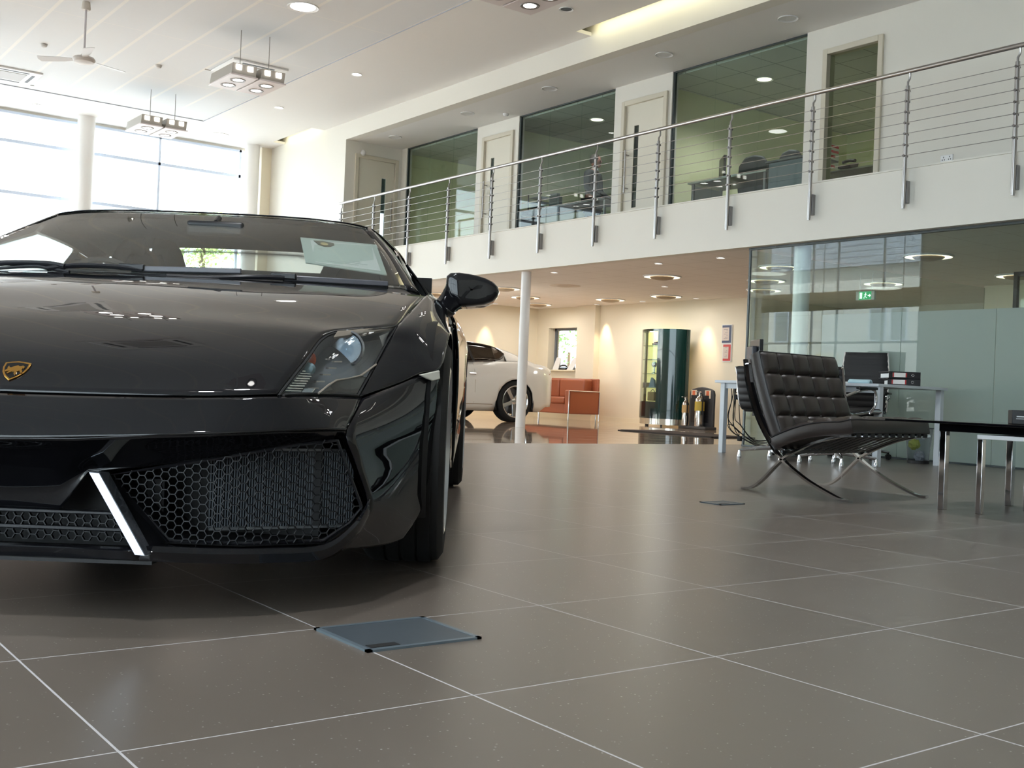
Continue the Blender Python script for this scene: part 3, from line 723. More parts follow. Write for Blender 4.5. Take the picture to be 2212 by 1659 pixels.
# front bumper: upper face, hollowed lower face, corners
up = [[(0, .053, .494), (.326, .058, .498), (.5, .083, .504), (.617, .128, .511), (.709, .265, .512), (.785, .42, .512)],
      [(0, .006, .452), (.3, .012, .455), (.505, .043, .464), (.635, .108, .472), (.718, .205, .475), (.779, .32, .475)],
      [(0, -.034, .399), (.268, -.028, .411), (.506, .004, .425), (.65, .085, .434), (.73, .165, .438), (.768, .243, .434)]]
panel('front_bumper', full(up), nu=7, nv=7)
low = [[(0, -.034, .398), (.2, -.031, .405), (.3, -.026, .413), (.42, -.012, .420), (.506, .004, .424), (.65, .085, .433), (.768, .243, .433)],
       [(0, .02, .368), (.18, .02, .368), (.25, .024, .372), (.37, .034, .385), (.506, .05, .40), (.65, .115, .417), (.766, .245, .425)],
       [(0, .085, .30), (.14, .085, .30), (.21, .075, .335), (.345, .07, .35), (.51, .08, .377), (.65, .14, .405), (.762, .245, .419)],
       [(0, .115, .226), (.13, .112, .226), (.205, .075, .322), (.33, .08, .342), (.52, .095, .372), (.65, .15, .40), (.76, .245, .416)]]
panel('bumper_lower_face', full(low), nu=5, nv=6, lu=True)
side = [[(.787, .423, .511), (.872, .575, .553), (.932, .68, .586), (.972, .745, .60)],
        [(.769, .253, .434), (.876, .49, .459), (.941, .64, .479), (.973, .715, .492)],
        [(.794, .27, .354), (.882, .48, .348), (.938, .62, .349), (.964, .69, .336)],
        [(.826, .30, .246), (.886, .47, .237), (.927, .60, .24), (.949, .66, .246)],
        [(.79, .26, .195), (.868, .45, .178), (.914, .572, .174), (.940, .64, .195)],
        [(.735, .2, .141), (.827, .40, .127), (.873, .50, .127), (.90, .555, .133)]]
both('bumper_corner', side, nu=6, nv=6)
# lip under the nose, fins with a reflection painted on the edge and the sill of the side intakes
lip = spline([(0, .015, .150), (.18, .018, .150), (.352, .0, .152)], 5)
lm = MB().grid([[p + Vector((0, 0, .012)) for p in lip], [p + Vector((0, -.01, .006)) for p in lip], [p + Vector((0, -.004, -.012)) for p in lip], [p + Vector((0, .25, -.022)) for p in lip]])
lm.mirror(); lm.build('centre_lip', PAINT, car, smooth=True, solid=.004, off=0)
for sg in (1, -1):
    q = spline([(.352, .0, .152), (.50, .045, .145), (.62, .10, .142), (.735, .19, .142), (.80, .25, .19), (.83, .298, .246)], 5)
    q = [Vector((sg * p.x, p.y, p.z)) for p in q]
    MB().grid([[p + Vector((0, .05, .016)) for p in q], [p + Vector((0, .002, .016)) for p in q], [p + Vector((0, -.008, .006)) for p in q], [p + Vector((0, -.004, -.014)) for p in q], [p + Vector((0, .06, -.024)) for p in q], [p + Vector((-sg * .02, .25, -.024)) for p in q]]).build('intake_lip', PAINT, car, smooth=True, solid=.004, off=0)
    # fin: bevelled edge, window reflection put in its pale colour, over a dark blade
    a, b = Vector((sg * .214, .048, .326)), Vector((sg * .345, -.014, .150))
    MB().prism([a, a + Vector((sg * .028, -.0074, 0)), b + Vector((sg * .026, -.0069, 0)), b], (sg * .012, .03, 0)).build('intake_fin_edge', mat('fin_edge_reflection', (176, 182, 194), .10, .9), car, bevel=.002)
    MB().prism([a + Vector((sg * .022, .015, 0)), Vector((sg * .255, .10, .318)), Vector((sg * .395, .08, .165)), b + Vector((sg * .022, .012, 0))], (0, .03, 0)).build('intake_fin', SATIN, car)
    # duct walls behind the opening
    op = [(.236, .085, .322), (.38, .085, .35), (.528, .098, .378), (.65, .15, .402), (.757, .245, .418), (.822, .305, .244), (.79, .262, .2), (.735, .205, .160), (.56, .09, .163), (.39, .06, .168)]
    d = MB(); n = len(op); V0 = [Vector((sg * x, y, z)) for x, y, z in op]; V1 = [Vector((sg * (x * .96 + .02), y + .3, z * .98)) for x, y, z in op]
    d.add(V0 + V1, [(i, (i + 1) % n, n + (i + 1) % n, n + i) for i in range(n)] + [tuple(range(n, 2 * n))])
    d.build('intake_duct', DARK, car)
    # radiator with upright fins, filling the outer part of the duct
    rm = MB(); rl = [Vector((sg * .45, .235, 0)), Vector((sg * .775, .40, 0))]
    for k in range(58):
        c = rl[0].lerp(rl[1], k / 57); rm.box(c.x - .0016, c.x + .0016, c.y - .012, c.y, .186, .372)
    rm.prism([(rl[0].x, rl[0].y, .18), (rl[1].x, rl[1].y, .18), (rl[1].x, rl[1].y, .378), (rl[0].x, rl[0].y, .372)], (0, .02, 0))
    rm.build('radiator', mat('radiator_grey', (84, 90, 97), .5, .2), car)
    rb = MB()
    for z in (.378, .183): rb.bar(rl[0] + Vector((0, -.014, z)), rl[1] + Vector((0, -.014, z)), .012, .006)
    rb.build('radiator_rail', mat('radiator_edge', (150, 154, 158), .35, .5), car)
    # honeycomb of the intake, bent round the corner
    pg = [(.247, .316), (.40, .346), (.53, .372), (.65, .397), (.752, .410), (.812, .244), (.785, .206), (.73, .168), (.56, .168), (.392, .170)]
    def yy(x): return .095 + (0 if x < .5 else .28 * ((x - .5) / .3) ** 1.6 * .62)
    def inside(x, z):
        c = False
        for i in range(len(pg)):
            x1, z1 = pg[i]; x2, z2 = pg[i - 1]
            if (z1 > z) != (z2 > z) and x < (x2 - x1) * (z - z1) / (z2 - z1) + x1: c = not c
        return c
    hx = MB(); R = .0118; seen = set()
    for i in range(-1, 36):
        for j in range(-1, 16):
            cx, cz = .235 + i * 1.5 * R, .155 + j * math.sqrt(3) * R + (i % 2) * math.sqrt(3) / 2 * R
            vs = [(cx + R * math.cos(k * PI / 3), cz + R * math.sin(k * PI / 3)) for k in range(6)]
            for k in range(6):
                (x1, z1), (x2, z2) = vs[k], vs[(k + 1) % 6]
                key = (round((x1 + x2) * 2000), round((z1 + z2) * 2000))
                if key in seen or not inside((x1 + x2) / 2, (z1 + z2) / 2): continue
                seen.add(key); hx.bar((sg * x1, yy(x1), z1), (sg * x2, yy(x2), z2), .0021, .010, up=(0, 1, 0))
    hx.build('intake_mesh', MESHB, car, merge=False)
    fr = MB().tube([(sg * x, yy(x) - .002, z) for x, z in pg], .0045, 6, closed=True).build('intake_mesh_frame', SATIN, car, smooth=True)
# centre honeycomb in two rows with a bar between
cg = MB(); R = .0118; seen = set()
for i in range(-17, 18):
    for j in range(0, 4):
        cx, cz = i * 1.5 * R, .1605 + j * math.sqrt(3) * R + (i % 2) * math.sqrt(3) / 2 * R
        vs = [(cx + R * math.cos(k * PI / 3), cz + R * math.sin(k * PI / 3)) for k in range(6)]
        for k in range(6):
            (x1, z1), (x2, z2) = vs[k], vs[(k + 1) % 6]; key = (round((x1 + x2) * 2000), round((z1 + z2) * 2000))
            if key in seen or not .158 < (z1 + z2) / 2 < .224 or abs(x1 + x2) / 2 > .268 + (.225 - (z1 + z2) / 2) * .9: continue
            seen.add(key); cg.bar((x1, .118, z1), (x2, .118, z2), .0021, .010, up=(0, 1, 0))
cg.build('centre_mesh', MESHB, car, merge=False)
MB().box(-.3, .3, .107, .13, .184, .193).box(-.275, .275, .105, .13, .222, .23).build('centre_mesh_bar', SATIN, car, bevel=.002)
MB().box(-.34, .34, .22, .25, .13, .3).box(-.38, .38, .0, .25, .128, .136).build('centre_duct', DARK, car)

# headlights
for sg in (1, -1):
    def mr(p): return Vector((sg * p[0], p[1], p[2]))
    hl = thing_part = bpy.data.objects.new('headlight', None)
    Lc = [hood[k][3] for k in range(5)]; Rc = [(.779, .42, .519), (.795, .51, .569), (.810, .612, .622), (.826, .71, .675), (.842, .80, .726)]
    rows = []
    for k, (a, b) in enumerate(zip(Lc, Rc)):
        a, b = Vector(a), Vector(b); bl = Vector((.10, -.6, .55)) * (.016 if 0 < k < 4 else (.004 if k == 0 else 0))
        e = Vector((.004, 0, -.003)) if k < 4 else Vector((0, 0, 0))
        rows.append([a + e, a.lerp(b, .35) + bl, a.lerp(b, .7) + bl, b - Vector((.003, 0, 0)) if k < 4 else b])
    g = patch(rows, 6, 7)
    bpy.data.objects.remove(hl)
    inn = Vector((-.01, .075, -.03))
    gb = [[Vector(p) + inn for p in r] for r in g]
    m = MB().grid([[mr(p) for p in r] for r in gb])
    edge = [r[0] for r in g] + [p for p in g[-1][1:]] + [r[-1] for r in reversed(g[:-1])] + [p for p in reversed(g[0][1:-1])]
    m.add([mr(p) for p in edge] + [mr(Vector(p) + inn) for p in edge], [(i, (i + 1) % len(edge), len(edge) + (i + 1) % len(edge), len(edge) + i) for i in range(len(edge))])
    hl = m.build('headlight', mat('headlight_inner', (116, 121, 127), .35, .1), car, smooth=True)
    MB().grid([[mr(p) for p in r] for r in g]).build('headlight_lens', LENS, hl, smooth=True, solid=.003, off=0)
    MB().tube([mr(p) for p in edge], .0038, 6, closed=True).build('headlight_seal', BLACKRUB, hl, smooth=True)
    c = Vector((.722, .575, .646)); M = Matrix.Translation(mr(c)) @ Matrix.Rotation(PI / 2, 4, 'X')
    MB().lathe([(.046, .000), (.052, .008), (.047, .016), (.042, .008)], 40, M=M, closed=True).build('lamp_ring', SILVER, hl, smooth=True)
    MB().lathe([(.044, .006), (.036, -.016), (.022, -.026), (0, -.03)], 32, M=M).build('reflector', mat('lamp_reflector', (120, 126, 132), .18, .9), hl, smooth=True)
    MB().sphere(mr(c + Vector((.004, .006, -.004))), .022, 18, 12).build('projector', glass('bulb_glass', (.8, .86, .9), ior=1.8), hl, smooth=True)
    MB().sphere(mr(c + Vector((.006, .02, 0))), .012, 12, 8).build('bulb', CHROME, hl, smooth=True)
    MB().prism([mr(p) for p in ((.70, .47, .672), (.706, .50, .690), (.826, .775, .723), (.822, .76, .714), (.76, .62, .689))], (0, .012, -.004)).build('brow_strip', mat('brow_silver', (196, 184, 172), .3, .6), hl)
    MB().prism([mr(p) for p in ((.800, .70, .690), (.822, .765, .705), (.812, .70, .660))], (0, .01, 0)).build('side_reflector', mat('grey_reflector', (150, 150, 146), .4, .3), hl)
    MB().sphere(mr((.660, .365, .608)), (.012, .012, .018), 12, 8).build('amber_bulb', mat('amber', (190, 84, 50), .2), hl, smooth=True)
    MB().lathe([(0, .012), (.012, .009), (.0165, 0), (.0165, -.012)], 24, M=Matrix.Translation(mr((.660, .32, .583))) @ Matrix.Rotation(PI / 2, 4, 'X')).build('side_lamp', mat('lamp_glass_grey', (150, 176, 184), .15, .2), hl, smooth=True)
    rb = MB()
    for k in range(9): rb.bar(mr((.622 + k * .0015, .19 + .012 * k, .527 + .0062 * k)), mr((.655 + .002 * k, .24 + .012 * k, .527 + .0062 * k)), .006, .0024)
    for k in range(7): rb.bar(mr((.656 + .004 * k, .255, .524)), mr((.662 + .004 * k, .262, .534)), .003, .0024)
    rb.build('lamp_ribs', mat('rib_chrome', (226, 230, 232), .15, .9), hl)
    lv = MB()
    for k in range(5):
        t = k / 4; p = Vector((.668, .29, .534)).lerp(Vector((.706, .43, .606)), t); lv.bar(mr(p), mr(p + Vector((.018, .02, .001))), .012, .0035)
    lv.build('louvre', mat('louvre_silver', (190, 184, 176), .3, .6), hl)
    MB().prism([mr(p) for p in ((.700, .262, .522), (.728, .36, .556), (.778, .475, .572), (.792, .512, .567), (.776, .425, .522))], (0, .03, -.005)).build('lower_insert', BLACKGL, hl)
    MB().tube([mr(p) for p in ((.697, .258, .523), (.712, .31, .543), (.727, .352, .557), (.752, .42, .564), (.777, .468, .573), (.806, .58, .606))], .0028, 6).build('insert_strip', mat('brow_silver', (196, 184, 172), .3, .6), hl, smooth=True)

# fenders
fen = [[(.781, .424, .517)] * 4,
       [(.797, .512, .568), (.82, .535, .565), (.845, .558, .561), (.868, .582, .556)],
       [(.813, .612, .622), (.848, .628, .614), (.888, .648, .602), (.928, .667, .589)],
       [(.829, .71, .675), (.872, .72, .668), (.928, .73, .641), (.977, .728, .604)],
       [(.845, .80, .726), (.892, .82, .724), (.947, .84, .69), (.99, .85, .672)],
       [(.872, 1.05, .793), (.918, 1.05, .785), (.966, 1.05, .752), (.995, 1.03, .722)],
       [(.896, 1.36, .864), (.938, 1.31, .834), (.974, 1.25, .775), (.997, 1.22, .672)],
       [(.905, 1.47, .876), (.945, 1.48, .85), (.975, 1.48, .77), (.985, 1.42, .38)]]
both('front_fender', fen, nu=6, nv=6)
for sg in (1, -1):
    mk = [(.918, .652, .583), (.972, .716, .599), (.975, .712, .574), (.955, .688, .567), (.938, .672, .573)]
    MB().prism([(sg * x, y, z) for x, y, z in mk], (sg * .006, -.01, 0)).build('side_marker', mat('marker_grey', (206, 204, 192), .2), car, bevel=.003)

# glasshouse
GX = -.06
def gh(rows):
    return [[(p[0] * (1 + .06 / .70) + GX, p[1], p[2]) for p in r] for r in rows]
def gpanel(name, rows, m=PAINT, **k): return panel(name, gh(rows), m, **k)
def gboth(name, rows, m=PAINT, **k): return panel(name, gh(rows), m, **k), panel(name, gh(mx(rows)), m, **k)
ws = [[(0, 1.40, .903), (.3, 1.44, .905), (.6, 1.53, .906), (.80, 1.63, .907)],
      [(0, 1.82, 1.090), (.28, 1.84, 1.088), (.54, 1.89, 1.078), (.707, 1.95, 1.068)],
      [(0, 2.22, 1.243), (.25, 2.22, 1.241), (.45, 2.23, 1.234), (.588, 2.245, 1.217)]]
gpanel('windshield', full(ws), CARGL, nu=6, nv=8, thick=.003)
ap = [[(.80, 1.63, .905), (.82, 1.645, .905), (.842, 1.67, .898)], [(.707, 1.95, 1.066), (.73, 1.96, 1.062), (.765, 1.975, 1.025)], [(.588, 2.245, 1.218), (.62, 2.26, 1.21), (.70, 2.31, 1.135)]]
gboth('windshield_pillar', ap, nu=4, nv=6, thick=.004)
rf = [[(0, 2.222, 1.247), (.25, 2.222, 1.245), (.45, 2.232, 1.238), (.588, 2.247, 1.221), (.64, 2.26, 1.195), (.705, 2.30, 1.135)],
      [(0, 2.45, 1.263), (.25, 2.45, 1.261), (.45, 2.45, 1.252), (.60, 2.46, 1.225), (.66, 2.47, 1.195), (.715, 2.48, 1.14)],
      [(0, 2.8, 1.258), (.25, 2.8, 1.256), (.45, 2.8, 1.246), (.60, 2.8, 1.22), (.66, 2.8, 1.19), (.72, 2.8, 1.13)],
      [(0, 3.1, 1.222), (.25, 3.1, 1.22), (.45, 3.1, 1.21), (.58, 3.1, 1.18), (.64, 3.1, 1.15), (.70, 3.1, 1.09)]]
gpanel('roof', full(rf), nu=5, nv=6, thick=.004)
sw = [[(.842, 1.67, .899), (.842, 1.67, .899)], [(.846, 1.95, .892), (.765, 1.975, 1.027)], [(.848, 2.35, .89), (.712, 2.35, 1.135)], [(.852, 2.85, .905), (.715, 2.85, 1.128)]]
gboth('side_window', sw, CARGL, nu=4, nv=5, thick=.003)
bpil = [[(.858, 2.84, .905), (.80, 2.84, 1.02), (.722, 2.82, 1.13)], [(.90, 3.1, .93), (.80, 3.1, 1.03), (.70, 3.1, 1.09)], [(.93, 3.6, .96), (.70, 3.6, .99), (.56, 3.6, 1.0)]]
gboth('rear_pillar', bpil, nu=4, nv=5, thick=.01)
gpanel('headliner', full([[(p[0], p[1] + (.09 if r is rf[0] else 0), p[2] - (.02 if r is rf[0] else .022)) for p in r[:5]] for r in rf]), mat('headliner_black', (20, 20, 22), .9), nu=4, nv=4)
rg = [[(0, 3.1, 1.205), (.3, 3.1, 1.2), (.56, 3.1, 1.165)], [(0, 3.62, .995), (.3, 3.62, .993), (.56, 3.62, .985)]]
gpanel('rear_window', full(rg), CARGL, nu=5, nv=4, thick=.003)
# body sides and tail
dr = [[(.947, 1.485, .85), (.976, 1.485, .77), (.984, 1.49, .45), (.96, 1.5, .15)], [(.862, 1.95, .885), (.945, 1.95, .78), (.935, 1.95, .45), (.955, 1.95, .15)], [(.862, 2.4, .885), (.945, 2.4, .79), (.925, 2.4, .45), (.955, 2.4, .15)], [(.872, 2.84, .905), (.955, 2.84, .81), (.945, 2.84, .45), (.97, 2.84, .15)]]
for d in both('door', dr, nu=5, nv=5):
    pass
rq = [[(.93, 3.1, .932), (.965, 3.1, .86), (.985, 3.1, .62), (.975, 3.1, .15)], [(.935, 3.35, .945), (.97, 3.35, .87), (1.0, 3.35, .72), (1.01, 3.38, .40)], [(.935, 3.55, .952), (.975, 3.55, .885), (1.005, 3.55, .80), (1.02, 3.55, .70)],
      [(.93, 3.755, .957), (.975, 3.755, .9), (1.01, 3.755, .82), (1.022, 3.755, .755)], [(.92, 3.98, .957), (.97, 3.98, .895), (1.005, 3.98, .80), (1.02, 3.98, .68)], [(.90, 4.2, .955), (.955, 4.2, .88), (.99, 4.2, .72), (1.005, 4.16, .35)], [(.82, 4.6, .93), (.87, 4.62, .84), (.90, 4.64, .6), (.88, 4.62, .28)]]
both('rear_fender', rq, nu=5, nv=5)
both('side_intake', [[(.872, 2.845, .905), (.957, 2.845, .81), (.95, 2.845, .45), (.972, 2.845, .15)], [(.888, 2.97, .915), (.93, 2.97, .82), (.93, 2.97, .5), (.97, 2.97, .15)], [(.928, 3.095, .93), (.955, 3.095, .86), (.97, 3.095, .62), (.972, 3.095, .15)]], nu=4, nv=4)
dk = [[(0, 3.62, .99), (.3, 3.62, .988), (.56, 3.61, .985), (.93, 3.58, .953)], [(0, 4.1, .965), (.3, 4.1, .965), (.6, 4.1, .968), (.92, 4.05, .957)], [(0, 4.66, .93), (.3, 4.65, .93), (.6, 4.63, .93), (.82, 4.6, .93)]]
panel('engine_cover', full(dk), nu=5, nv=5, thick=.008)
tl = [[(0, 4.66, .93), (.4, 4.65, .93), (.82, 4.6, .93)], [(0, 4.69, .7), (.4, 4.68, .7), (.89, 4.63, .7)], [(0, 4.68, .42), (.4, 4.67, .42), (.88, 4.62, .42)], [(0, 4.6, .22), (.4, 4.6, .22), (.86, 4.55, .25)]]
panel('rear_bumper', full(tl), nu=5, nv=5, thick=.008)
# structure under the skin and the cabin
MB().box(-.70, .70, .34, 4.4, .125, .47).box(-.56, .56, .30, 1.3, .47, .60).build('chassis_blocker', DARK, car)  # dark underbody box, added to block light inside the hollow body
MB().box(-.62, .62, .5, 1.35, .55, .64).box(-.66, .66, .72, 1.35, .6, .70).build('luggage_tub', DARK, car)
MB().grid(patch(full([[(0, 1.36, .885), (.4, 1.39, .885), (.84, 1.6, .88)], [(0, 1.62, .925), (.4, 1.64, .925), (.82, 1.78, .905)], [(0, 2.0, .915), (.4, 2.0, .92), (.84, 2.0, .885)], [(0, 2.06, .7), (.4, 2.06, .7), (.86, 2.06, .7)]]), 4, 4)).build('dashboard', mat('dash_black', (24, 24, 27), .7), car, smooth=True, solid=.01, off=0)
MB().box(-.84, .84, 2.98, 3.03, .3, 1.085).box(-.70, -.54, 2.98, 3.03, 1.085, 1.16).box(.54, .70, 2.98, 3.03, 1.085, 1.16).build('bulkhead', DARK, car)
MB().box(-.86, .86, 1.4, 3.0, .24, .27).build('cabin_floor', DARK, car)
SEAT = mat('seat_leather', (30, 30, 33), .55)
for sx in (-.5, .5):
    s = MB()
    sec = [((2.08, .42), .20), ((2.3, .40), .22), ((2.58, .42), .23), ((2.70, .58), .235), ((2.78, .82), .22), ((2.82, .98), .165), ((2.845, 1.06), .135), ((2.86, 1.12), .10), ((2.865, 1.13), .02)]
    rows = []
    for (y, z), w in sec: rows.append([(sx - w, y - .05, z + .03), (sx - w * .8, y - .02, z + .02), (sx, y, z), (sx + w * .8, y - .02, z + .02), (sx + w, y - .05, z + .03)])
    MB().grid(patch(rows, 3, 3)).build('seat', SEAT, car, smooth=True, solid=.09, off=0)
MB().tube([(-.5 + .18 * math.cos(a), 2.12 + .07 * math.sin(a), .86 + .165 * math.sin(a)) for a in [2 * PI * k / 28 for k in range(28)]], .014, 8, closed=True).build('steering_wheel', SEAT, car, smooth=True)
im = MB().box(-.115, .115, 2.02, 2.05, 1.125, 1.185).build('rear_view_mirror', BLACKPL, car, bevel=.012)
MB().cyl((0, 2.04, 1.18), (0, 2.09, 1.205), .012, 8).build('mirror_stem', BLACKPL, im)
# cowl and wipers
MB().grid(patch(full([[(0, 1.32, .872), (.35, 1.335, .872), (.65, 1.375, .867), (.86, 1.42, .86)], [(0, 1.41, .902), (.3, 1.45, .903), (.6, 1.54, .904), (.80, 1.64, .905)]]), 5, 3)).build('cowl', SATIN, car, smooth=True, solid=.006, off=0)
def wiper(pts, blade, name='wiper'):
    w = MB().tube(spline(pts, 4), .009, 8).build(name, SATIN, car, smooth=True)
    a, b = Vector(blade[0]), Vector(blade[1])
    MB().bar(a, b, .014, .02).build('blade', mat('wiper_grey', (92, 92, 98), .3), w, bevel=.004)
    MB().bar(a + Vector((0, .004, -.012)), b + Vector((0, .004, -.012)), .006, .016).build('rubber', BLACKRUB, w)
    m = a.lerp(b, .02); MB().box(m.x - .05, m.x + .04, m.y - .014, m.y + .012, m.z - .006, m.z + .016).build('clip', BLACKPL, w, bevel=.004)
wiper([(-.42, 1.40, .905), (-.33, 1.41, .922), (-.2, 1.415, .925), (-.1, 1.42, .918)], [(-.14, 1.425, .921), (.24, 1.44, .930)])
wiper([(.0, 1.37, .895), (.14, 1.385, .897), (.27, 1.40, .908), (.39, 1.44, .914)], [(.385, 1.445, .914), (.745, 1.575, .920)])
MB().tube(spline([(-.80, 1.52, .90), (-.62, 1.46, .922), (-.44, 1.42, .925), (-.36, 1.40, .915)], 5), .010, 8).build('wiper_arm', SATIN, car, smooth=True)
MB().tube(spline([(-.75, 1.50, .893), (-.5, 1.43, .913), (-.42, 1.41, .908), (-.34, 1.39, .896)], 5), .006, 8).build('washer_hose', SATIN, car, smooth=True)

# door mirrors
for sg in (1, -1):
    out = [(.951, .975), (.965, .988), (.998, .991), (1.035, .988), (1.068, .983), (1.105, .973), (1.134, .960), (1.152, .942), (1.157, .925), (1.150, .905), (1.135, .886), (1.10, .871), (1.05, .863), (.994, .858), (.970, .868), (.956, .90), (.950, .94)]
    cx, cz = 1.05, .924
    rows = []
    for y, k in ((1.699, .05), (1.6995, .5), (1.700, .80), (1.705, .90), (1.716, .955), (1.736, .985), (1.77, 1.0), (1.85, 1.0), (1.90, .97)):
        rows.append([(sg * (cx + (x - cx) * k), y + .05 * (x - .95), cz + (z - cz) * k) for x, z in out + out[:1]])
    sm = MB().grid(rows).build('side_mirror', PAINT, car, smooth=True, angle=70)
    MB().prism([(sg * (cx + (x - cx) * .95), 1.895 + .05 * (x - .95), cz + (z - cz) * .95) for x, z in out], (0, .006, 0)).build('mirror_glass', CHROME, sm)
    arm = patch([[(sg * .905, 1.60, .865), (sg * .955, 1.585, .83), (sg * .985, 1.63, .818)], [(sg * .925, 1.66, .875), (sg * .965, 1.64, .85), (sg * .99, 1.68, .835)], [(sg * .948, 1.74, .93), (sg * .975, 1.71, .885), (sg * 1.02, 1.74, .863)], [(sg * .955, 1.80, .965), (sg * .985, 1.76, .92), (sg * 1.04, 1.79, .872)]], 3, 4)
    MB().grid(arm).build('mirror_arm', PAINT, sm, smooth=True, solid=.02, off=0)

# wheels: treaded tyre and split-spoke alloy
def wheel(x, y, r, w, rim, name='wheel', par=None, spokes=5, two=True, tread=True, rimm=None):
    sg = 1 if x > 0 else -1
    M = Matrix.Translation((x, y, r)) @ Matrix.Rotation(sg * PI / 2, 4, 'Y')     # local z points outwards
    h = w / 2; pr = [(rim, -h * .92), (rim + .03, -h), (r - .03, -h * .98), (r - .008, -h * .86)]
    if tread:
        for a in (-.55, -.2, .2, .55): pr += [(r, h * (a - .15)), (r, h * (a + .13)), (r - .006, h * (a + .14)), (r - .006, h * (a + .19))]
    else: pr += [(r, -h * .7), (r, h * .7)]
    pr += [(r - .008, h * .86), (r - .03, h * .98), (rim + .03, h), (rim, h * .92), (rim - .012, h * .8), (rim - .012, -h * .8)]
    ty = MB().lathe(pr, 64, M=M, closed=True)
    if tread:
        pass
    t = ty.build(name, BLACKRUB, par, smooth=True)
    rm = MB().lathe([(rim, h * .93), (rim + .004, h * .97), (rim - .008, h * 1.0), (rim - .02, h * .9), (rim - .022, -h * .7), (rim - .012, -h * .8), (rim - .010, h * .8)], 56, M=M, closed=True)
    rm.build('rim', rimm or SILVER, t, smooth=True)
    sp = MB()
    for k in range(spokes):
        for da in ((-.19, .19) if two else (0,)):
            kw = 1 if two else 2.3
            a = 2 * PI * k / spokes
            pts = []
            for rr, zz, an, hw in ((.045, h * .62, a + da * .35, .016), (rim * .55, h * .72, a + da * .8, .014), (rim - .016, h * .84, a + da * (1.15 if two else 1), .017)):
                pts.append([M @ Vector((rr * math.cos(an) - s * kw * hw * math.sin(an), rr * math.sin(an) + s * kw * hw * math.cos(an), zz + dz)) for s, dz in ((-1, 0), (1, 0), (1, -.03), (-1, -.03))])
            vs = [p for q in pts for p in q]
            sp.add(vs, [(i * 4 + j, i * 4 + (j + 1) % 4, i * 4 + 4 + (j + 1) % 4, i * 4 + 4 + j) for i in range(2) for j in range(4)])
    sp.build('spokes', rimm or SILVER, t, bevel=.003)
    MB().lathe([(0, h * .70), (.035, h * .69), (.05, h * .62), (.06, h * .4), (0, h * .4)], 24, M=M).build('hub', rimm or SILVER, t, smooth=True)
    MB().lathe([(rim * .8, h * .1), (rim * .8, h * .02), (.05, h * .02), (.05, h * .1)], 32, M=M, closed=True).build('brake_disc', mat('brake_steel', (120, 120, 124), .35, .9), t, smooth=True)
    return t
for sg in (1, -1):
    wheel(sg * .878, 1.03, .35, .25, .262, par=car)
    wheel(sg * .865, 3.755, .357, .315, .262, par=car)
    for y, zc, rr, a0, a1 in ((1.03, .35, .405, -25, 205), (3.755, .357, .41, -20, 200)):
        lr = [[(sg * xx, y + rr * math.cos(math.radians(a)), zc + rr * math.sin(math.radians(a))) for a in range(a0, a1 + 1, 10)] for xx in (.60, .955)]
        MB().grid(lr).build('arch_liner', DARK, car, smooth=True, solid=.006, off=0)

# the price card inside the windscreen, and what is printed on it
C4 = [Vector(p) for p in ((.350, 1.995, 1.131), (.648, 2.07, 1.124), (.715, 1.872, .983), (.413, 1.76, 1.005))]
WCAR = Matrix.Translation(CAR_LOC) @ Matrix.Rotation(-CAR_AZ, 4, 'Z')
nrm = (C4[1] - C4[0]).cross(C4[3] - C4[0]).normalized()
if nrm.y > 0: nrm = -nrm
def cardp(u, v, n=0): return WCAR @ (C4[0].lerp(C4[1], u).lerp(C4[3].lerp(C4[2], u), v) + nrm * n)
o0 = cardp(.5, 1)
def cl(u, v, n=0): return cardp(u, v, n) - o0
card = thing('price_card', 'white price card in a clear holder propped inside the black car windscreen', 'card', o0)
MB().prism([cl(0, 0), cl(1, 0), cl(1, 1), cl(0, 1)], (WCAR.to_3x3() @ nrm) * -.004).build('holder', paper('card_holder', (.72, .80, .75)), card)
MB().prism([cl(.12, .1, .001), cl(.93, .06, .001), cl(.93, .92, .001), cl(.12, .95, .001)], (WCAR.to_3x3() @ nrm) * .001).build('sheet', paper('card_white', (.96, .97, .96)), card)
MB().prism([cl(u, v, .003) for u, v in ((.16, .12), (.28, .10), (.42, .14), (.42, .22), (.36, .30), (.28, .32), (.21, .26))], (WCAR.to_3x3() @ nrm) * .001).build('printed_shield', mat('card_shield', (84, 84, 70), .5), card)
MB().prism([cl(.29 + .05 * math.cos(a), .22 + .055 * math.sin(a), .0045) for a in [2 * PI * k / 12 for k in range(12)]], (WCAR.to_3x3() @ nrm) * .001).build('printed_bull', mat('card_gold', (190, 170, 120), .5), card)
pl = MB()
for k in range(9):
    v = .40 + .055 * k; u0 = .2 + .02 * (k % 3); u1 = .62 + .2 * ((k * 7) % 5) / 5
    pl.prism([cl(u0, v, .003), cl(u1, v - .01, .003), cl(u1, v + .006, .003), cl(u0, v + .016, .003)], (WCAR.to_3x3() @ nrm) * .0006)
pl.build('printed_lines', mat('card_print', (206, 214, 210), .6), card)
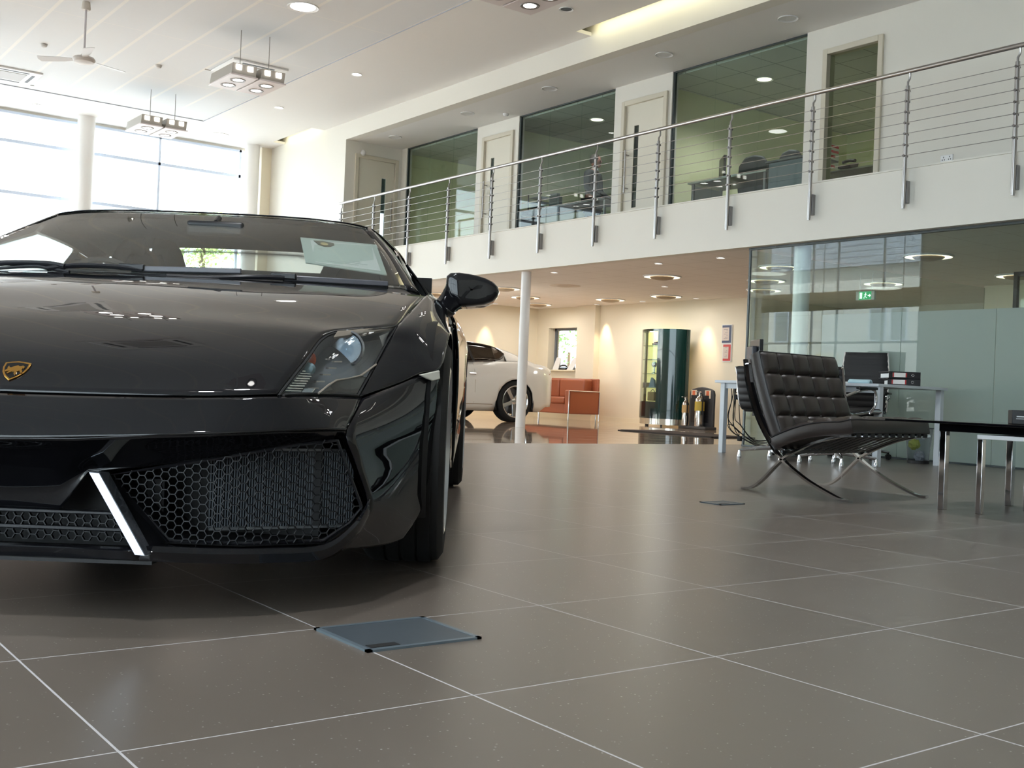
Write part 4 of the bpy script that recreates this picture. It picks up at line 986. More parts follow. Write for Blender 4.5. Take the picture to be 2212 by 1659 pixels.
# ------------------------------------------------------------------ floor hatches
def hatch(x0, x1, y0, y1, label):
    t = thing('floor_hatch', label, 'floor box', ((x0 + x1) / 2, (y0 + y1) / 2, 0), 0, 'flush metal floor hatches')
    a, b = (x1 - x0) / 2, (y1 - y0) / 2
    MB().box(-a + .012, a - .012, -b + .012, b - .012, .0005, .004).build('lid', mat('hatch_blue_steel', (70, 77, 83), .42, .1, noise=(30, .08)), t, bevel=.001)
    MB().box(-a, a, -b, -b + .012, 0, .005).box(-a, a, b - .012, b, 0, .005).box(-a, -a + .012, -b, b, 0, .005).box(a - .012, a, -b, b, 0, .005).build('frame', mat('hatch_frame', (100, 112, 120), .35, .2), t)
    MB().box(-a + .02, -a + .09, -b + .02, -b + .045, .004, .0048).build('lift_tab', DARK, t)
hatch(1.142, 1.428, 1.99, 2.232, 'large steel floor hatch in front of the black car tyre')
hatch(4.315, 4.50, 3.945, 4.095, 'small steel floor hatch between the black car and the lounge chair')

# ------------------------------------------------------------------ the leather lounge chair on crossed steel legs
LEATH = mat('dark_brown_leather', (42, 34, 30), .38, bump=(260, .12), spec=.6)
LEDGE = mat('black_leather_piping', (24, 24, 28), .4)
lc = thing('lounge_chair', 'black tufted leather lounge chair on crossed chrome legs', 'chair', (5.255, 3.84, 0))
SX = math.atan2(.05, .82)      # the frames are set back a little towards the right
def LCP(x, y, z): return Vector((x, y - 3.84 + .061 * x, z))
bk = spline([(4.642, .80), (4.616, .647), (4.53, .46), (4.436, .316), (4.33, .205), (4.157, .112), (3.99, .035), (3.90, .010), (3.835, .008)], 5) if False else None
def curve2(pts, n=5): return [(p.x, p.y) for p in spline([(a, b, 0) for a, b in pts], n)]
backbar = curve2([(4.648, .80), (4.622, .66), (4.545, .47), (4.44, .315), (4.33, .205), (4.16, .105), (3.985, .035), (3.90, .010), (3.838, .008)])
seatbar = curve2([(4.632, .008), (4.56, .018), (4.48, .068), (4.33, .205), (4.215, .27), (4.10, .318), (3.98, .352), (3.90, .368), (3.84, .376)])
for x in (0.0, .815):
    for nm, c in (('leg', backbar), ('leg', seatbar)):
        m = MB(); n = len(c); vs = []
        for i, (y, z) in enumerate(c):
            a = c[max(i - 1, 0)]; b = c[min(i + 1, n - 1)]; ty, tz = b[0] - a[0], b[1] - a[1]; l = math.hypot(ty, tz); ny, nz = -tz / l, ty / l
            h = .0065
            for sx, sn in ((-.017, -h), (.017, -h), (.017, h), (-.017, h)): vs.append(LCP(x + sx, y + ny * sn, z + nz * sn + (.0 if z > .012 else 0)))
        fs = [(i * 4 + k, i * 4 + (k + 1) % 4, i * 4 + 4 + (k + 1) % 4, i * 4 + 4 + k) for i in range(n - 1) for k in range(4)] + [(3, 2, 1, 0), tuple(4 * (n - 1) + k for k in range(4))]
        m.add(vs, fs).build(nm, CHROME, lc, smooth=True, angle=30)
def cross(y, z, name='cross_rail'): MB().bar(LCP(0, y, z), LCP(.815, y, z), .03, .010).build(name, CHROME, lc, bevel=.002)
cross(3.855, .371); cross(4.335, .262); cross(4.638, .775)
# straps that carry the cushions
for k in range(11):
    x = .05 + .0715 * k
    m = MB()
    pts = [(3.845, .384), (3.98, .352), (4.2, .268), (4.33, .240)]
    for a, b in zip(pts[:-1], pts[1:]): m.bar(LCP(x, a[0], a[1]), LCP(x, b[0], b[1]), .038, .004)
    m.bar(LCP(x, 3.838, .366), LCP(x, 3.838, .386), .038, .006, up=(0, 1, 0))
    m.build('seat_strap', LEDGE, lc)
    m = MB(); pts = [(4.335, .26), (4.47, .345), (4.56, .48), (4.632, .66), (4.652, .77)]
    for a, b in zip(pts[:-1], pts[1:]): m.bar(LCP(x, a[0] + .004, a[1]), LCP(x, b[0] + .004, b[1]), .038, .004)
    m.build('back_strap', LEDGE, lc)
def cushion(name, O, U, V, Nn, w, l, t, nu, nv, bend=None):
    """tufted slab: O corner, U across (w), V along (l), N the padded face (t)"""
    q = 8; cu, cvv = nu * q, nv * q; front = []; backr = []
    for j in range(cvv + 1):
        fr, br = [], []
        for i in range(cu + 1):
            u, v = i / cu, j / cvv; a = (u * nu) % 1.0; b = (v * nv) % 1.0
            if i in (0, cu): a = 0
            if j in (0, cvv): b = 0
            ea = 1 if (i in (0, cu)) else 0; eb = 1 if (j in (0, cvv)) else 0
            pa = 1 - abs(2 * a - 1) ** 2.6; pb = 1 - abs(2 * b - 1) ** 2.6
            onb_u = abs(a) < 1e-6 and 0 < i < cu; onb_v = abs(b) < 1e-6 and 0 < j < cvv
            puff = .026 * (pa * pb) ** .5
            if onb_u and onb_v: puff -= .018
            elif onb_u or onb_v: puff -= .006
            if i in (0, cu) or j in (0, cvv): puff = -.006
            o = bend(u, v) if bend else Vector((0, 0, 0))
            fr.append(O + U * (w * u) + V * (l * v) + Nn * (t + puff) + o); br.append(O + U * (w * u) + V * (l * v) + o)
        front.append(fr); backr.append(br)
    m = MB().grid(front).grid([list(reversed(r)) for r in backr])
    per = [(j, 0) for j in range(cvv + 1)] + [(cvv, i) for i in range(1, cu + 1)] + [(j, cu) for j in range(cvv - 1, -1, -1)] + [(0, i) for i in range(cu - 1, 0, -1)]
    F = [front[j][i] for j, i in per]; Bk = [backr[j][i] for j, i in per]; n = len(per)
    mid1 = [f.lerp(b, .12) + (f - (O + U * w / 2 + V * l / 2)).normalized() * .006 for f, b in zip(F, Bk)]; mid2 = [f.lerp(b, .9) + (f - (O + U * w / 2 + V * l / 2)).normalized() * .006 for f, b in zip(F, Bk)]
    for A, B_ in ((F, mid1), (mid1, mid2), (mid2, Bk)): m.add(A + B_, [(i, (i + 1) % n, n + (i + 1) % n, n + i) for i in range(n)])
    ob = m.build(name, LEATH, lc, smooth=True, angle=58)
    pp = MB().tube([p + (p - (O + U * w / 2 + V * l / 2)).normalized() * .002 for p in F], .0038, 6, closed=True).build('piping', LEDGE, ob, smooth=True)
    for j in range(1, nv):
        for i in range(1, nu): MB().sphere(front[j * q][i * q] + Nn * .004, .0075, 10, 6).build('button', LEDGE, ob, smooth=True)
    return ob
Bo = LCP(.01, 4.425, .315); Bt = LCP(.01, 4.628, .82); Vb = (Bt - Bo); lb = Vb.length; Vb.normalize(); Ub = Vector((1, .061, 0)).normalized(); Nb = Ub.cross(Vb).normalized()
if Nb.y > 0: Nb = -Nb
cushion('back_cushion', Bo, Ub, Vb, Nb, .80, lb, .085, 5, 4, lambda u, v: Nb * (-.012 * math.sin(PI * v)))
So = LCP(.0, 4.40, .255); Sf = LCP(.0, 3.84, .388); Vs = Sf - So; ls = Vs.length; Vs.normalize(); Ns = Ub.cross(Vs).normalized()
if Ns.z < 0: Ns = -Ns
cushion('seat_cushion', So, Ub, Vs, Ns, .82, ls, .085, 5, 4, lambda u, v: Vector((0, 0, .028 * math.sin(PI * min(1, v * 1.15)) ** 1.0 if v < .87 else .028 * math.sin(PI * min(1, v * 1.15)))))

# ------------------------------------------------------------------ black low table
lt = thing('coffee_table', 'low black slab table on square chrome legs in front of the lounge chair', 'table', (5.40, 3.74, 0))
BLKTOP = mat('black_glass_top', (10, 10, 14), .04)
MB().box(0, .85, -1.55, 0, .466, .480).build('top', BLKTOP, lt, bevel=.003)
MB().box(.06, .10, -1.45, -.30, .425, .466).box(.75, .79, -1.45, -.30, .425, .466).box(.10, .75, -.34, -.30, .425, .466).box(.10, .75, -1.45, -1.41, .425, .466).build('apron', BLACKGL, lt, bevel=.002)
for x, y in ((.085, -.32), (.765, -.32), (.085, -1.43), (.765, -1.43)): MB().box(x - .019, x + .019, y - .019, y + .019, 0, .466).build('leg', CHROME, lt, bevel=.003)
nt_ = thing('side_table', 'lower pale framed table tucked beneath the low black table', 'table', (5.485, 3.205, 0))
MB().box(-.018, .50, -.70, .018, .395, .418).build('top_frame', WHITEPL, nt_, bevel=.003)
for x, y in ((0, 0), (.48, 0), (0, -.68), (.48, -.68)): MB().box(x - .016, x + .016, y - .016, y + .016, 0, .396).build('leg', CHROME, nt_, bevel=.003)
b = thing('brochure_box', 'small black box with white lettering on the low black table', 'box', (5.72, 3.13, .480), .62)
MB().box(-.09, .09, -.05, .05, 0, .075).build('case', BLACKPL, b, bevel=.004)
text_mesh('printed_word', 'smart', .03, WHITEPL, b, (-.0905, 0, .04), (PI / 2, 0, -PI / 2), .0006) if False else MB().box(-.0915, -.09, -.028, .028, .038, .044).box(-.0915, -.09, -.02, .03, .028, .031).build('printed_lines', WHITEPL, b)

# ------------------------------------------------------------------ desk corner
dk_ = thing('desk', 'pale grey office desk with square legs behind the lounge chair', 'desk', (8.56, 5.98, 0))
DESKP = mat('desk_grey', (206, 212, 218), .35)
MB().box(-.05, 1.04, -.01, 1.95, .715, .742).build('top', DESKP, dk_, bevel=.003)
for x, y in ((0, 0.02), (1.0, .05), (0, 1.86), (1.0, 1.86)): MB().box(x - .028, x + .028, y - .028, y + .028, 0, .715).build('leg', DESKP, dk_, bevel=.003)
MB().box(-.01, .01, .05, 1.83, .66, .715).build('rail', DESKP, dk_)

MESHK = mat('ribbed_black_fabric', (26, 25, 27), .6)
def office_chair(x, y, rz, label, high, casters, star=5):
    t = thing('office_chair', label, 'office chair', (x, y, 0), rz, 'ribbed black office chairs at the desk')
    # faces local -y; ribbed sling for seat and back
    zt = 1.13 if high else .86
    prof = spline([(0, -.25, .475), (0, -.235, .492), (0, -.1, .488), (0, .10, .462), (0, .19, .475), (0, .235, .55), (0, .262, .68), (0, .285, .82), (0, .315 if high else .30, zt)], 6)
    w = .25
    seat_n = 30
    def sling(name, P):
        rows = []; L = 0
        m = MB(); fr = []; bk_ = []
        for i, p in enumerate(P):
            a = P[max(i - 1, 0)]; b = P[min(i + 1, len(P) - 1)]; tt = (b - a).normalized(); nn = Vector((0, -tt.z, tt.y))
            if i: L += (p - P[i - 1]).length
            rib = .011 * abs(math.sin(PI * L / .064)) ** .7
            k = w * (1 if p.z < .9 else 1 - .10 * (p.z - .9) / .24)
            fr.append([p + Vector((s * k, 0, 0)) + nn * (.014 + rib - (.010 if abs(s) == 1 else 0)) for s in (-1, -.96, -.5, 0, .5, .96, 1)])
            bk_.append([p + Vector((s * k, 0, 0)) - nn * (.012 + rib - (.010 if abs(s) == 1 else 0)) for s in (1, .96, .5, 0, -.5, -.96, -1)])
        m.grid(fr).grid(bk_)
        for q in (0, -1): m.add(fr[q] + list(reversed(bk_[q])), [tuple(range(14))])
        for c in (0, -1): m.grid([[r[c] for r in fr], [r[-1 - c if c == 0 else 0] for r in bk_]])
        return m.build(name, MESHK, t, smooth=True, angle=60)
    # finer sampling for the ribs
    fine = spline(prof, 3)
    cut = [i for i, p in enumerate(fine) if p.z < .475 and p.y > .15]
    k = next(i for i, p in enumerate(fine) if p.y > .20)
    sling('seat', fine[:k + 1]); sling('backrest', fine[k:])
    for s in (-1, 1):
        MB().tube([p + Vector((s * (w + .006) * (1 if p.z < .9 else 1 - .10 * (p.z - .9) / .24), 0, 0)) for p in prof], .012, 8).build('side_frame', CHROME, t, smooth=True)
        ar = spline([(s * .262, -.08, .47), (s * .30, -.11, .56), (s * .30, -.10, .665), (s * .30, .0, .685), (s * .30, .15, .66), (s * .27, .255, .62)], 5)
        a_ = MB().tube(ar, .011, 8).build('armrest', CHROME, t, smooth=True)
        MB().box(s * .30 - .022, s * .30 + .022, -.11, .14, .682, .705).build('arm_pad', BLACKPL, a_, bevel=.008)
    MB().box(-.26, .26, -.03, .03, .425, .45).box(-.07, .07, -.12, .12, .375, .43).box(-.27, -.05, -.02, .02, .40, .425).box(.05, .27, -.02, .02, .40, .425).build('mechanism', BLACKPL, t, bevel=.006)
    MB().cyl((0, 0, .09), (0, 0, .38), .026, 16).cyl((0, 0, .07), (0, 0, .16), .038, 16).build('gas_column', CHROME, t, smooth=True)
    for k in range(star):
        a = 2 * PI * k / star + (.35 if casters else PI / 4); d = Vector((math.cos(a), math.sin(a), 0)); e = d * .33
        MB().tube([d * .03 + Vector((0, 0, .115)), d * .2 + Vector((0, 0, .095)), e + Vector((0, 0, .075))], [.024, .018, .014], 8).build('leg', CHROME, t, smooth=True)
        if casters:
            p = Vector((-d.y, d.x, 0))
            c = MB()
            for q in (-.020, .020): c.cyl(e + p * (q - .010) + Vector((0, 0, .030)), e + p * (q + .010) + Vector((0, 0, .030)), .030, 18)
            c.cyl(e + Vector((0, 0, .03)), e + Vector((0, 0, .085)), .009, 8).build('caster', BLACKRUB, t, smooth=True)
        else:
            MB().lathe([(.02, 0), (.022, .012), (.016, .05), (.012, .075), (0, .075)], 16, M=Matrix.Translation(e)).build('glide', CHROME, t, smooth=True)
    return t
office_chair(9.66, 7.0, -1.12, 'high backed ribbed office chair on castors against the office glass', True, True).scale = (.93, .93, .97)
office_chair(8.26, 6.90, PI / 2 + .06, 'low visitor chair showing its left side behind the lounge chair back', False, False, 4)
office_chair(8.26, 6.19, PI / 2 - .04, 'low visitor chair whose armrest shows right of the lounge chair back', False, False, 4)

mo = thing('monitor', 'black computer monitor on the left end of the desk, seen from behind', 'monitor', (8.98, 7.80, .742), -.62)
MB().box(-.02, .02, -.21, .21, .09, .44).build('screen', mat('monitor_black', (30, 31, 35), .35), mo, bevel=.006)
MB().box(-.075, -.02, -.13, .13, .12, .37).build('rear_housing', mat('monitor_rear', (62, 64, 72), .4), mo, bevel=.012)
MB().box(-.03, .0, -.03, .03, .01, .2).build('stand', BLACKPL, mo, bevel=.004)
MB().lathe([(0, .014), (.10, .012), (.115, 0), (0, 0)], 28).build('base', BLACKPL, mo, smooth=True)

def binder(x, y, z, rz, label):
    t = thing('ring_binder', label, 'binder', (x, y, z), rz, 'lever arch binders on the desk')
    MB().box(-.16, .16, -.145, .145, 0, .005).box(-.16, .16, -.145, .145, .058, .063).box(-.16, -.155, -.145, .145, 0, .063).build('cover', mat('binder_black', (26, 26, 30), .5), t)
    MB().box(-.150, .14, -.13, .13, .006, .045).build('pages', mat('paper_white', (238, 240, 240), .7), t)
    MB().box(-.1615, -.160, -.02, .11, .012, .052).build('spine_label', mat('label_white', (236, 232, 228), .6), t)
    MB().box(-.1625, -.1615, -.02, -.008, .012, .052).box(-.1625, -.1615, .098, .11, .012, .052).build('label_marks', mat('label_red', (176, 50, 50), .6), t)
    MB().lathe([(.011, 0), (.013, .001), (.011, .002), (.009, .001)], 18, M=Matrix.Translation((-.162, -.075, .032)) @ Matrix.Rotation(PI / 2, 4, 'Y'), closed=True).build('finger_ring', CHROME, t)
    return t
b0 = binder(9.14, 6.17, .742, .75, 'black lever arch binder at the bottom of the pile on the desk')
b1 = dup(b0, (9.12, 6.18, .806), .9, 'black lever arch binder lying on top of another binder on the desk')
def sheet(x, y, z, rz, w, l, label, m, n=1):
    o = MB()
    rows = [[(w * (i / 6 - .5), l * (j / 6 - .5), .0015 + .006 * math.sin(PI * i / 6) * n) for i in range(7)] for j in range(7)]
    o.grid(rows)
    return tag(o.build('paper_stack', m, smooth=True, solid=.004 * n, off=0, loc=(x, y, z + .002 * n), rot=(0, 0, rz)), label, 'papers', 'loose papers on the desk')
sheet(8.95, 6.72, .744, .3, .42, .30, 'open white paper lying at the front of the desk before the high chair', mat('paper_white', (238, 240, 240), .7), 2)
sheet(8.78, 6.36, .744, .5, .26, .19, 'pale blue paper stack beside the binders on the desk', mat('paper_blue', (190, 222, 232), .7), 4)

pc = thing('computer_tower', 'black computer tower standing under the desk', 'computer', (9.10, 7.40, 0))
MB().box(-.22, .22, -.09, .09, .015, .40).build('case', BLACKPL, pc, bevel=.006)
MB().box(-.225, -.22, -.08, .08, .03, .39).build('front_panel', mat('pc_grey', (96, 108, 116), .3), pc)
p = MB()
for k in range(5): p.box(-.2275, -.2245, -.06, .06, .10 + .055 * k, .12 + .055 * k)
p.build('drive_bays', BLACKPL, pc)
for x in (-.18, .18):
    for y in (-.07, .07): MB().cyl((x, y, 0), (x, y, .016), .014, 10).build('foot', BLACKRUB, pc)
cab = thing('cable_bundle', 'tangle of black cables hanging from the desk beside the computer', 'cables', (8.60, 7.70, 0))
for k in range(6):
    r = random.Random(k); x0, y0 = r.uniform(-.02, .06), r.uniform(-.05, .1)
    pts = [(x0, y0, .70), (x0 + r.uniform(-.03, .03), y0, .55), (x0 + r.uniform(-.05, .05), y0 + r.uniform(-.05, .05), .36), (x0 + r.uniform(-.04, .04), y0 - .05, .2 + .02 * k), (.10 + .02 * k, -.16 + .02 * k, .10 + .01 * k), (.24, -.25, .05 + .02 * k)]
    MB().tube(spline(pts, 6), .0045, 6).build('cable', BLACKRUB, cab, smooth=True)
MB().tube([(.0 + .05 * math.cos(a), .03 + .065 * math.sin(a), .24 + .055 * math.sin(a * 1.0)) for a in [2 * PI * k / 24 for k in range(24)]], .004, 6, closed=True).build('cable', BLACKRUB, cab, smooth=True)
MB().box(-.03, .02, -.02, .02, .55, .60).box(.0, .04, -.06, -.02, .13, .18).build('plug', BLACKRUB, cab, bevel=.006)

wb = thing('waste_basket', 'grey mesh waste basket with crumpled paper at the right end of the desk', 'waste bin', (9.69, 6.32, 0))
BMESH = glass('basket_mesh', (.84, .85, .87), rough=.4, ior=1.3)
MB().lathe([(.098, .012), (.132, .345), (.130, .345), (.096, .014)], 36).build('body', BMESH, wb, smooth=True)
MB().lathe([(.130, .345), (.134, .340), (.137, .346), (.134, .352)], 36, closed=True).build('rim', mat('basket_grey', (92, 94, 100), .4, .5), wb, smooth=True)
MB().lathe([(.097, 0), (.104, 0), (.106, .03), (.098, .03)], 36, closed=True).build('base', BLACKPL, wb, smooth=True)
MB().lathe([(0, .006), (.097, .006), (.097, .01), (0, .01)], 30).build('bottom', BLACKPL, wb)
def crumple(c, r, m, label, sd):
    rr = random.Random(sd); b = MB(); b.sphere((0, 0, 0), r, 14, 9)
    b.v = [tuple(Vector(v) * (1 + rr.uniform(-.22, .22))) for v in b.v[:]]
    return tag(b.build('crumpled_paper', m, loc=c), label, 'paper', 'crumpled paper in the waste basket')
crumple((9.66, 6.35, .185), .052, mat('paper_yellow', (206, 214, 96), .7), 'yellow crumpled paper in the waste basket', 1)
crumple((9.72, 6.28, .285), .042, mat('paper_white', (238, 240, 240), .7), 'white crumpled paper in the waste basket', 2)
crumple((9.69, 6.31, .07), .048, mat('paper_grey', (180, 186, 190), .7), 'grey crumpled paper at the bottom of the waste basket', 3)

# ------------------------------------------------------------------ back hall: cabinet, stand, sofa, notices, mat
cb_ = thing('display_cabinet', 'tall round fronted display cabinet in dark green with lit shelves', 'cabinet', (14.72, 14.92, 0))
GREEN = mat('dark_green_lacquer', (8, 44, 42), .12, coat=.6)
def arc(a0, a1, r, n, ry=None): return [(-r * math.cos(math.radians(a0 + (a1 - a0) * k / n)), (ry or r) * math.sin(math.radians(a0 + (a1 - a0) * k / n))) for k in range(n + 1)]
RX, RY = .42, .56          # depth and half width of the plan; angle 0 faces the hall, + is towards the far end
def shell(name, a0, a1, z0, z1, m, n=16, th=.014, par=None, k=1.0):
    out = arc(a0, a1, RX * k, n, RY * k); inn = arc(a0, a1, RX * k - th, n, RY * k - th)
    b = MB(); b.grid([[(x, y, z0) for x, y in out], [(x, y, z1) for x, y in out]]); b.grid([[(x, y, z1) for x, y in inn], [(x, y, z0) for x, y in inn]])
    b.grid([[(x, y, z1) for x, y in out], [(x, y, z1) for x, y in inn]]); b.grid([[(x, y, z0) for x, y in inn], [(x, y, z0) for x, y in out]])
    for q in (0, -1): b.add([(*out[q], z0), (*out[q], z1), (*inn[q], z1), (*inn[q], z0)], [(0, 1, 2, 3)])
    return b.build(name, m, par or cb_, smooth=True, angle=40)
shell('door', -90, -14, .14, 1.79, GREEN)
shell('lower_panel', -14, 90, .14, .44, mat('dark_green_base', (14, 34, 36), .15, coat=.5))
shell('glass_front', -14, 82, .44, 1.76, glass('cabinet_glass', (.88, .92, .9)))
shell('edge_post', 82, 90, .44, 1.79, GREEN)
shell('top_rail', -14, 90, 1.745, 1.79, GREEN, th=.02)
poly = lambda k, n=24: arc(-90, 90, RX * k, n, RY * k)
MB().prism([(x, y, 1.775) for x, y in poly(.985)], (0, 0, .015)).build('top_panel', GREEN, cb_)
MB().prism([(x, y, .44) for x, y in poly(.96)], (0, 0, .012)).build('cabinet_floor', GREEN, cb_)
MB().prism([(x * .98, y * .97, .03) for x, y in poly(1.0)], (0, 0, .11)).build('plinth', mat('plinth_steel', (212, 206, 196), .16, .9), cb_, smooth=True)
for x, y in ((-.3, .2), (-.3, -.2), (-.05, .42), (-.05, -.42)): MB().cyl((x, y, 0), (x, y, .035), .02, 10).build('foot', BLACKPL, cb_)
MB().box(-.012, 0, -.06, .53, .45, 1.75).build('lit_back_panel', mat('cabinet_glow', (250, 240, 150), .6, emit=(1, .88, .42), estr=.55), cb_)
MB().box(-.012, .0, -.54, -.06, .45, 1.75).build('dark_back_panel', GREEN, cb_)
for k in range(4):
    z = .70 + .262 * k
    MB().prism([(x, y, z) for x, y in arc(-12, 86, RX * .94, 14, RY * .94)] + [(-.015, .5, z), (-.015, -.05, z)], (0, 0, .008)).build('shelf', glass('shelf_glass', (.6, .72, .66)), cb_)
light('POINT', 'cabinet_glow', (-.12, .32, 1.70), 5, (1, .85, .45), .05, parent=cb_)
def item(name, x, y, z, mk, label, cat):
    t = thing(name, label, cat, (14.72 + x, 14.92 + y, z)); mk(t); return t
item('model_lamp', -.22, .12, .97, lambda t: (MB().lathe([(.06, 0), (.06, .01), (.015, .03), (.012, .12), (0, .12)], 20).build('stem', CHROME, t, smooth=True), MB().sphere((0, 0, .17), .055, 16, 10).build('globe', CHROME, t, smooth=True)), 'chrome globe ornament on the middle shelf of the green cabinet', 'ornament')
item('leather_bag', -.2, .16, .46, lambda t: (MB().box(-.05, .05, -.09, .09, 0, .17).build('body', mat('tan_leather', (150, 128, 84), .5), t, bevel=.015), MB().tube([(0, .05 * math.cos(a), .16 + .05 * math.sin(a)) for a in [PI * k / 8 for k in range(9)]], .006, 6).build('handle', BLACKPL, t)), 'tan leather bag on the floor of the green cabinet', 'bag')
item('folded_scarf', -.2, .14, .71, lambda t: (MB().prism([(-.06, -.09, 0), (-.05, .09, 0), (-.02, .06, .19), (-.03, -.03, .14)], (.05, 0, 0)).build('cloth', mat('blue_silk', (96, 132, 160), .45), t, bevel=.008), MB().box(-.07, .02, -.1, .1, 0, .006).build('tray', WHITEPL, t)), 'pale blue silk scarf on the lowest shelf of the green cabinet', 'scarf')
item('toy_car', -.22, .10, 1.495, lambda t: (MB().box(-.03, .03, -.08, .08, .015, .045).box(-.025, .025, -.045, .04, .045, .07).build('body', mat('toy_red', (120, 24, 32), .25), t, bevel=.008), [MB().cyl((sx * .031, sy, .017), (sx * .02, sy, .017), .017, 12).build('wheel', BLACKRUB, t) for sx in (-1, 1) for sy in (-.05, .05)]), 'dark red toy car on the top shelf of the green cabinet', 'toy')
item('boxed_gift', -.14, .40, .71, lambda t: (MB().box(-.05, .05, -.05, .05, 0, .09).build('carton', mat('gift_grey', (110, 112, 112), .5), t, bevel=.003), MB().box(-.051, .051, -.008, .008, 0, .0915).build('ribbon', BLACKPL, t)), 'small grey gift box on the lowest lit shelf of the green cabinet', 'box')

# extinguisher stand
es = thing('extinguisher_stand', 'dark free standing board for two fire extinguishers by the cream wall', 'stand', (14.42, 13.74, 0), -PI / 2 - .12)
BOARD = mat('stand_grey', (60, 60, 62), .5)
MB().prism([(x, 0, z) for x, z in ((-.33, .03), (.33, .03), (.33, .62), (.31, .68), (.26, .705), (.12, .735), (0, .745), (-.12, .735), (-.26, .705), (-.31, .68), (-.33, .62))], (0, .05, 0)).build('board', BOARD, es, bevel=.012)
MB().box(-.37, .37, -.20, .06, 0, .05).build('base', BOARD, es, bevel=.01)
MB().box(-.27, .22, -.012, 0, .12, .60).build('recess', mat('recess_black', (22, 20, 24), .5), es, bevel=.01)
for x in (-.2, .18):
    s = MB().box(x - .075, x + .075, -.008, 0, .545, .69).build('sign', mat('sign_cream', (236, 216, 190), .5), es)
    MB().box(x - .04, x + .035, -.010, -.008, .575, .675).build('pictogram', mat('sign_orange', (222, 112, 70), .5), s)
def extinguisher(x, y, z, r, h, label, band):
    t = thing('fire_extinguisher', label, 'fire extinguisher', (x, y, z), -PI / 2 - .12, 'steel fire extinguishers on the stand')
    MB().lathe([(0, 0), (r * .96, 0), (r, .015), (r, h * .72), (r * .9, h * .8), (r * .45, h * .88), (r * .3, h * .9), (r * .3, h * .95), (0, h * .95)], 28).build('cylinder', mat('polished_steel', (205, 200, 196), .14, 1.0), t, smooth=True)
    MB().lathe([(r + .001, h * .46), (r + .002, h * .46), (r + .002, h * .73), (r + .001, h * .73)], 28).build('label_band', band, t, smooth=True)
    MB().box(-.018, .018, -.018, .018, h * .93, h * 1.0).box(-.012, .012, -.09, .02, h * 1.0, h * 1.03).build('valve', CHROME, t, bevel=.003)
    MB().tube(spline([(.02, 0, h * .97), (r * 1.1, -.02, h * .92), (r * 1.18, -.02, h * .7), (r * 1.15, -.02, h * .35)], 5), .011, 8).build('hose', BLACKRUB, t, smooth=True)
    return t
extinguisher(14.30, 13.66, .05, .085, .60, 'larger steel extinguisher with a yellow band on the dark stand', mat('band_yellow', (196, 170, 70), .5))
extinguisher(14.28, 13.98, .05, .062, .50, 'smaller steel extinguisher at the left of the dark stand', mat('band_gold', (212, 176, 120), .5))

so = thing('sofa', 'low orange brown leather sofa partly hidden behind the white car', 'sofa', (14.03, 17.4, 0))
ORL = mat('orange_leather', (150, 80, 50), .42, bump=(200, .08))
MB().box(-.34, .36, -.78, .78, .14, .34).build('base', ORL, so, bevel=.02)
for y in (-.39, .39): MB().box(-.38, .2, y - .385, y + .385, .335, .46).build('seat_cushion', ORL, so, bevel=.035, seg=3)
for y in (-.39, .39): MB().box(.12, .34, y - .385, y + .385, .45, .82).build('back_cushion', ORL, so, bevel=.035, seg=3)
for s in (-1, 1):
    a = MB().box(-.38, .36, s * .79 if s > 0 else -.95, .95 if s > 0 else -.79, .14, .60).build('armrest', ORL, so, bevel=.025, seg=3)
    MB().tube([(-.40, s * .955, .01), (-.40, s * .955, .585), (.37, s * .955, .585), (.37, s * .955, .01)], .011, 8).build('frame_loop', CHROME, a, smooth=True)
MB().box(.33, .38, -.95, .95, .14, .84).build('back_panel', ORL, so, bevel=.02)
for x in (-.36, .34):
    for y in (-.9, .9): MB().cyl((x, y, 0), (x, y, .15), .014, 10).build('leg', CHROME, so, smooth=True)

def notice(y0, y1, z0, z1, frame, label):
    t = thing('framed_notice', label, 'notice', (14.99, (y0 + y1) / 2, z0), 0, 'notices on the cream wall')
    a, h = (y1 - y0) / 2, z1 - z0
    MB().box(-.012, .008, -a - .012, a + .012, -.012, h + .012).build('frame', WHITEPL, t)
    MB().box(-.015, -.011, -a, a, 0, h).build('border', frame, t)
    MB().box(-.0165, -.0145, -a + .05, a - .0, .04, h - .04).build('sheet', mat('notice_paper', (214, 198, 186), .6), t)
    l = MB()
    for k in range(7): l.box(-.0172, -.0163, -a + .08, a - .04 - .03 * (k % 3), .07 + .028 * k, .078 + .028 * k)
    l.build('printed_lines', mat('notice_print', (150, 140, 140), .6), t)
notice(13.605, 13.82, 1.56, 1.875, mat('frame_navy', (66, 76, 104), .5), 'navy bordered notice, upper one on the cream wall by the glass office')
notice(13.605, 13.785, 1.235, 1.53, mat('frame_red', (196, 70, 66), .5), 'red bordered notice, lower one on the cream wall by the glass office')

